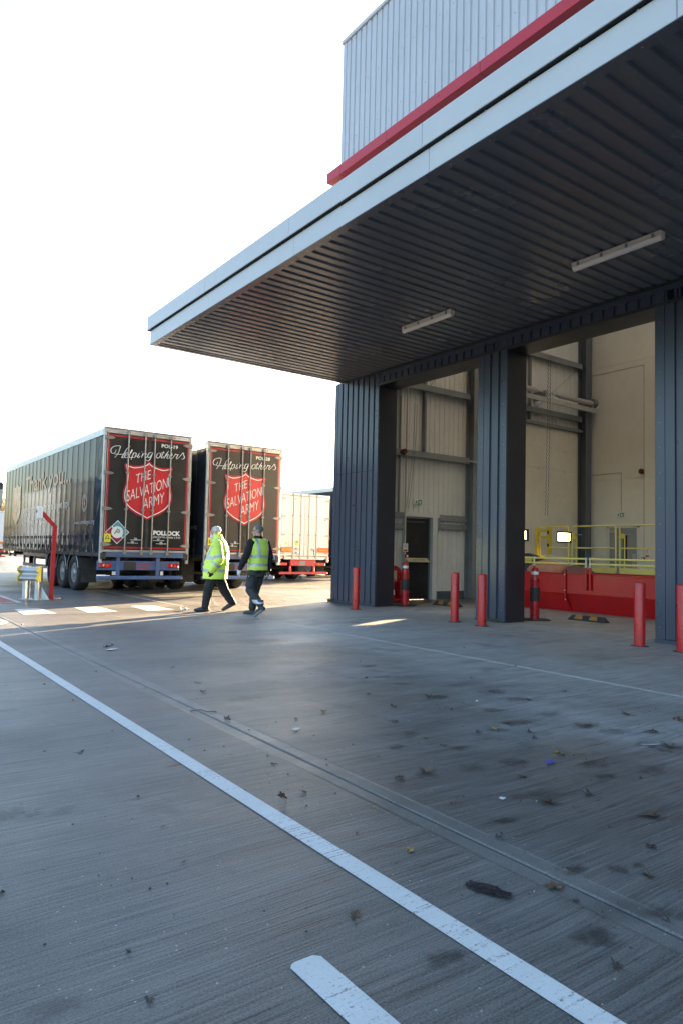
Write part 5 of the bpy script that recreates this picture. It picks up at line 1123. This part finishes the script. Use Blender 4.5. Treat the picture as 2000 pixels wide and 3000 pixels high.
def man_one():
    P = thing('person', (6.69, 13.82, 0), 'white haired man in yellow hi-vis coat and black trousers walking left', 'person', 'two men crossing the yard', rz=R(64))
    sl, el, wl = (-.26, -.02, 1.44), (-.31, -.075, 1.12), (-.27, .07, .90); sr, er, wr_ = (.26, -.02, 1.44), (.31, .03, 1.13), (.28, .20, .93)
    hl, kl, al = (-.11, .0, .90), (-.11, .13, .50), (-.11, .185, .11); hr, kr, ar = (.11, -.01, .90), (.11, -.20, .46), (.11, -.38, .19)
    b = MB(); T, Rm = head(b, (0, .025, 1.715), R(4), R(-4), 1.06); limb(b, [(0, -.03, 1.45), (0, .0, 1.63)], [.07, .062])
    loft(b, [((0, 0, .86), .15, .12), ((0, .03, 1.05), .17, .17), ((0, .02, 1.25), .18, .16), ((0, -.02, 1.42), .18, .12), ((0, -.02, 1.5), .09, .07)])
    for s_, e_, w_ in ((sl, el, wl), (sr, er, wr_)): limb(b, [s_, e_, w_], [.055, .045, .032])
    for h_, k_, a_ in ((hl, kl, al), (hr, kr, ar)): limb(b, [h_, k_, a_], [.09, .06, .042])
    for h_, t_, a_ in (((-.11, .14, 0), (-.12, .34, 0), al), ((.11, -.40, .12), (.11, -.20, .0), ar)): foot(b, a_, Vector(h_).lerp(Vector(t_), .12), Vector(t_).lerp(Vector(h_), .15), 0, .034)
    hand(b, wl, (.02, .12, -1), (1, .2, 0), .95, .7); hand(b, wr_, (0, .3, -1), (-1, .2, 0), .95, .7)
    wear('body', remesh(b, .009, 2), 'skin', P)
    # coat
    b = MB(); loft(b, [((0, .0, .70), .265, .265), ((0, .0, .80), .27, .265), ((0, -.015, .95), .275, .26), ((0, -.03, 1.12), .275, .255), ((0, -.05, 1.28), .265, .23), ((0, -.065, 1.40), .25, .19), ((0, -.06, 1.50), .20, .15), ((0, -.045, 1.56), .13, .115), ((0, -.02, 1.63), .105, .105), ((0, -.02, 1.665), .10, .10)], 28)
    for s_, e_, w_ in ((sl, el, wl), (sr, er, wr_)): limb(b, [s_, e_, w_], [.108, .098, .076])
    me = remesh(b, .011, 5, fold(3, .008)); coat = wear('hi_vis_coat', me, 'hivis', P)
    def arm(p): return min((seg(p, a, c)[1], i, seg(p, a, c)[0]) for i, (a, c) in enumerate(((sl, el), (el, wl), (sr, er), (er, wr_))))
    def tor(p): d = arm(p); return not (d[0] < .118 and abs(p.x) > .235)
    for z in (1.155, .885): extract(me, lambda p: tor(p) and abs(p.z-z) < .029 , .004, 'reflective_band', 'retro', coat)
    for sd_ in (-1, 1): extract(me, lambda p: tor(p) and p.x*sd_ > 0 and abs(abs(p.x)-.15) < .026 and 1.18 < p.z < 1.60, .004, 'reflective_brace', 'retro', coat)
    for i, t0 in ((0, .82), (1, .45), (2, .82), (3, .45)): extract(me, lambda p: (not tor(p)) and arm(p)[1] == i and abs(arm(p)[2]-t0) < .10, .004, 'sleeve_band', 'retro', coat)
    # trousers
    b = MB(); loft(b, [((0, 0, .74), .19, .17), ((0, 0, .86), .20, .18), ((0, .0, .98), .19, .17)])
    for h_, k_, a_ in ((hl, kl, al), (hr, kr, ar)): limb(b, [h_, k_, (a_[0], a_[1], a_[2])], [.125, .105, .082])
    me = remesh(b, .012, 4, fold(8, .008)); wear('trousers', me, 'trouser_black', P)
    for h_, t_, a_, nm in (((-.11, .135, 0), (-.12, .375, 0), al, 0), ((.11, -.43, .125), (.11, -.205, .0), ar, 1)):
        b = MB(); foot(b, (a_[0], a_[1], a_[2]+.02), h_, t_, 0, .053); sh_ = wear('shoe', remesh(b, .009, 3), 'boot', P)
    for w_, d_, n_, m_ in ((wl, (.02, .12, -1), (1, .2, 0), 'glove_black'), (wr_, (0, .3, -1), (-1, .2, 0), 'glove_black')):
        b = MB(); hand(b, w_, d_, n_, 1.08, .7); b.tube([Vector(w_)+Vector((0, 0, .03)), Vector(w_)-Vector((0, 0, .03))], [.04, .038], 10); wear('glove', remesh(b, .0055, 2), m_, P)
    # hair, beard, eyes
    b = MB(); e = lambda p, r_: b.ell(T(*p), r_, 18, 12, 0, Rm); e((0, -.018, .03), (.083, .105, .094)); hm = remesh(b, .009, 2, lambda p: .004*noise.noise(p*60))
    extract(hm, lambda p: (Rm.transposed() @ (p-T(0, 0, 0))).y < .045 + .6*max(0, (Rm.transposed() @ (p-T(0, 0, 0))).z-.06) and ((Rm.transposed() @ (p-T(0, 0, 0))).z > -.03 or (Rm.transposed() @ (p-T(0, 0, 0))).y < -.03) and not (abs((Rm.transposed() @ (p-T(0, 0, 0))).y+.012) < .03 and (Rm.transposed() @ (p-T(0, 0, 0))).z < .02), .001, 'hair', 'hair_white', P)
    b = MB(); e((0, .062, -.095), (.058, .055, .060)); e((0, .085, -.060), (.035, .025, .018)); e((0, .07, -.15), (.04, .04, .05)); e((-.06, .02, -.06), (.018, .03, .05)); e((.06, .02, -.06), (.018, .03, .05)); wear('beard', remesh(b, .008, 2, lambda p: .005*noise.noise(p*50)), 'hair_white', P)
    for x in (-.032, .032): MB().ell(T(x, .086, .002), (.011, .008, .009), 10, 7).build('eye', 'eye_dark', P)
    return P
def man_two():
    P = thing('person', (7.0, 12.52, 0), 'grey haired man with glasses in hi-vis waistcoat over black fleece walking away', 'person', 'two men crossing the yard', rz=R(16))
    sl, el, wl = (-.205, .0, 1.49), (-.315, .03, 1.20), (-.35, .14, .97); sr, er, wr_ = (.205, -.02, 1.49), (.275, -.08, 1.20), (.265, -.04, .93)
    hl, kl, al = (-.10, .0, .93), (-.125, .08, .53), (-.10, -.20, .235); hr, kr, ar = (.10, .0, .93), (.10, .15, .51), (.085, .20, .12)
    b = MB(); T, Rm = head(b, (0, .03, 1.735), R(38), R(-3), 1.03); limb(b, [(0, -.02, 1.48), (0, .01, 1.65)], [.065, .06])
    loft(b, [((0, 0, .88), .14, .10), ((0, .0, 1.08), .145, .10), ((0, -.01, 1.28), .165, .11), ((0, -.02, 1.45), .17, .10), ((0, -.015, 1.53), .08, .06)])
    for s_, e_, w_ in ((sl, el, wl), (sr, er, wr_)): limb(b, [s_, e_, w_], [.052, .042, .03])
    for h_, k_, a_ in ((hl, kl, al), (hr, kr, ar)): limb(b, [h_, k_, a_], [.085, .058, .04])
    FE = (((-.10, -.26, .135), (-.10, -.06, .0), al), ((.085, .155, 0), (.085, .365, 0), ar))
    for h_, t_, a_ in FE: foot(b, a_, Vector(h_).lerp(Vector(t_), .12), Vector(t_).lerp(Vector(h_), .15), 0, .034)
    hand(b, wl, (-.05, .35, -1), (1, 0, .1), .95, .5); hand(b, wr_, (0, .05, -1), (-1, .3, 0), .95, .6)
    wear('body', remesh(b, .009, 2), 'skin', P)
    b = MB(); tor_r = [((0, 0, .86), .19, .145), ((0, 0, .95), .185, .145), ((0, -.01, 1.10), .19, .15), ((0, -.015, 1.28), .205, .155), ((0, -.02, 1.42), .215, .14), ((0, -.02, 1.51), .17, .11), ((0, -.005, 1.57), .10, .085), ((0, .01, 1.635), .082, .082)]
    loft(b, tor_r, 26)
    for s_, e_, w_ in ((sl, el, wl), (sr, er, wr_)): limb(b, [s_, e_, w_], [.085, .072, .056])
    me = remesh(b, .011, 4, fold(5, .006)); wear('fleece', me, 'fleece', P)
    b = MB(); vr = [((0, 0, .935), .225, .185), ((0, 0, 1.05), .215, .178), ((0, -.012, 1.2), .222, .175), ((0, -.02, 1.35), .235, .172), ((0, -.02, 1.46), .235, .15), ((0, -.02, 1.53), .19, .125), ((0, -.01, 1.575), .125, .105)]
    loft(b, vr, 28); b.ell((-.165, -.01, 1.535), (.075, .10, .045), 12, 8); b.ell((.165, -.01, 1.535), (.075, .10, .045), 12, 8)
    me = remesh(b, .011, 4, lambda p: .010*noise.noise(Vector((p.x*16, p.y*16, p.z*2.2)))+.004*noise.noise(p*20)); vest = wear('hi_vis_waistcoat', me, 'hivis_b', P)
    for z in (1.215, 1.045): extract(me, lambda p: abs(p.z-z) < .028, .004, 'reflective_band', 'retro', vest)
    for sd_ in (-1, 1): extract(me, lambda p: p.x*sd_ > 0 and abs(abs(p.x)-.135) < .026 and 1.235 < p.z < 1.60, .004, 'reflective_brace', 'retro', vest)
    b = MB(); loft(b, [((0, 0, .80), .165, .14), ((0, 0, .90), .175, .145), ((0, 0, .98), .165, .135)])
    for h_, k_, a_ in ((hl, kl, al), (hr, kr, ar)): limb(b, [h_, k_, (a_[0], a_[1], a_[2]+.03)], [.112, .092, .078])
    me = remesh(b, .011, 4, fold(2, .009)); tr_ = wear('trousers', me, 'trouser_grey', P)
    extract(me, lambda p: p.x < -.02 and .27 < p.z < .345 and p.y < .05, .006, 'reflective_hem', 'retro', tr_); extract(me, lambda p: p.x > .02 and .30 < p.z < .37, .006, 'reflective_hem', 'retro', tr_)
    extract(me, lambda p: p.x < -.16 and .60 < p.z < .80, .016, 'thigh_pocket', 'trouser_grey', tr_); extract(me, lambda p: p.x < -.155 and .80 < p.z < .845, .018, 'pocket_flap', 'trouser_black', tr_)
    for yy in (-.03, .03): MB().ell((-.243, yy+.03, .815), (.008, .009, .009), 8, 6).build('stud', 'white_plate', tr_)
    for (h_, t_, a_), dx in zip((((-.10, -.285, .135), (-.10, -.05, .0), al), ((.085, .14, 0), (.085, .395, 0), ar)), (0, 1)):
        b = MB(); foot(b, (a_[0], a_[1], a_[2]+.02), h_, t_, 0, .057); b.tube([(a_[0], a_[1], a_[2]+.11), (a_[0], a_[1], a_[2]+.0)], [.072, .066], 14)
        bm_ = remesh(b, .009, 3); bo = wear('boot', bm_, 'boot', P)
        hv, tv = Vector(h_), Vector(t_)
        def below(p): t__ = max(0, min(1, (p-hv).dot(tv-hv)/(tv-hv).length_squared)); q = hv.lerp(tv, t__); return p.z < q.z+.022 and p.z < a_[2]
        extract(bm_, below, .005, 'sole', 'sole_pale', bo)
    for w_, d_, n_, m_ in ((wl, (-.05, .35, -1), (1, 0, .1), 'glove_white'), (wr_, (0, .05, -1), (-1, .3, 0), 'glove_grey')):
        b = MB(); hand(b, w_, d_, n_, 1.08, .5); b.tube([Vector(w_)+Vector((0, 0, .03)), Vector(w_)-Vector((0, 0, .03))], [.038, .036], 10); wear('glove', remesh(b, .0055, 2), m_, P)
    b = MB(); b.ell(T(0, -.016, .03), (.081, .103, .093), 18, 12, 0, Rm); hm = remesh(b, .009, 2, lambda p: .003*noise.noise(p*60)); L = lambda p: Rm.transposed() @ (p-T(0, 0, 0))
    extract(hm, lambda p: L(p).y < .03+.5*max(0, L(p).z-.05) and (L(p).z > -.045 and (L(p).y < -.04 or L(p).z > .02)), .001, 'hair', 'hair_grey', P)
    b = MB()
    for x in (-.034, .034):
        ring = [T(x+.021*math.cos(a), .105, .004+.017*math.sin(a)) for a in [i*math.pi/6 for i in range(13)]]; b.tube(ring, .0028, 5)
        b.tube([T(math.copysign(.055, x), .103, .008), T(math.copysign(.079, x), -.01, .01)], .0028, 5)
    b.tube([T(-.013, .107, .008), T(.013, .107, .008)], .0026, 5); b.build('glasses', 'eye_dark', P)
    for x in (-.032, .032): MB().ell(T(x, .084, .002), (.011, .008, .009), 10, 7).build('eye', 'eye_dark', P)
    return P
man_one(); man_two()
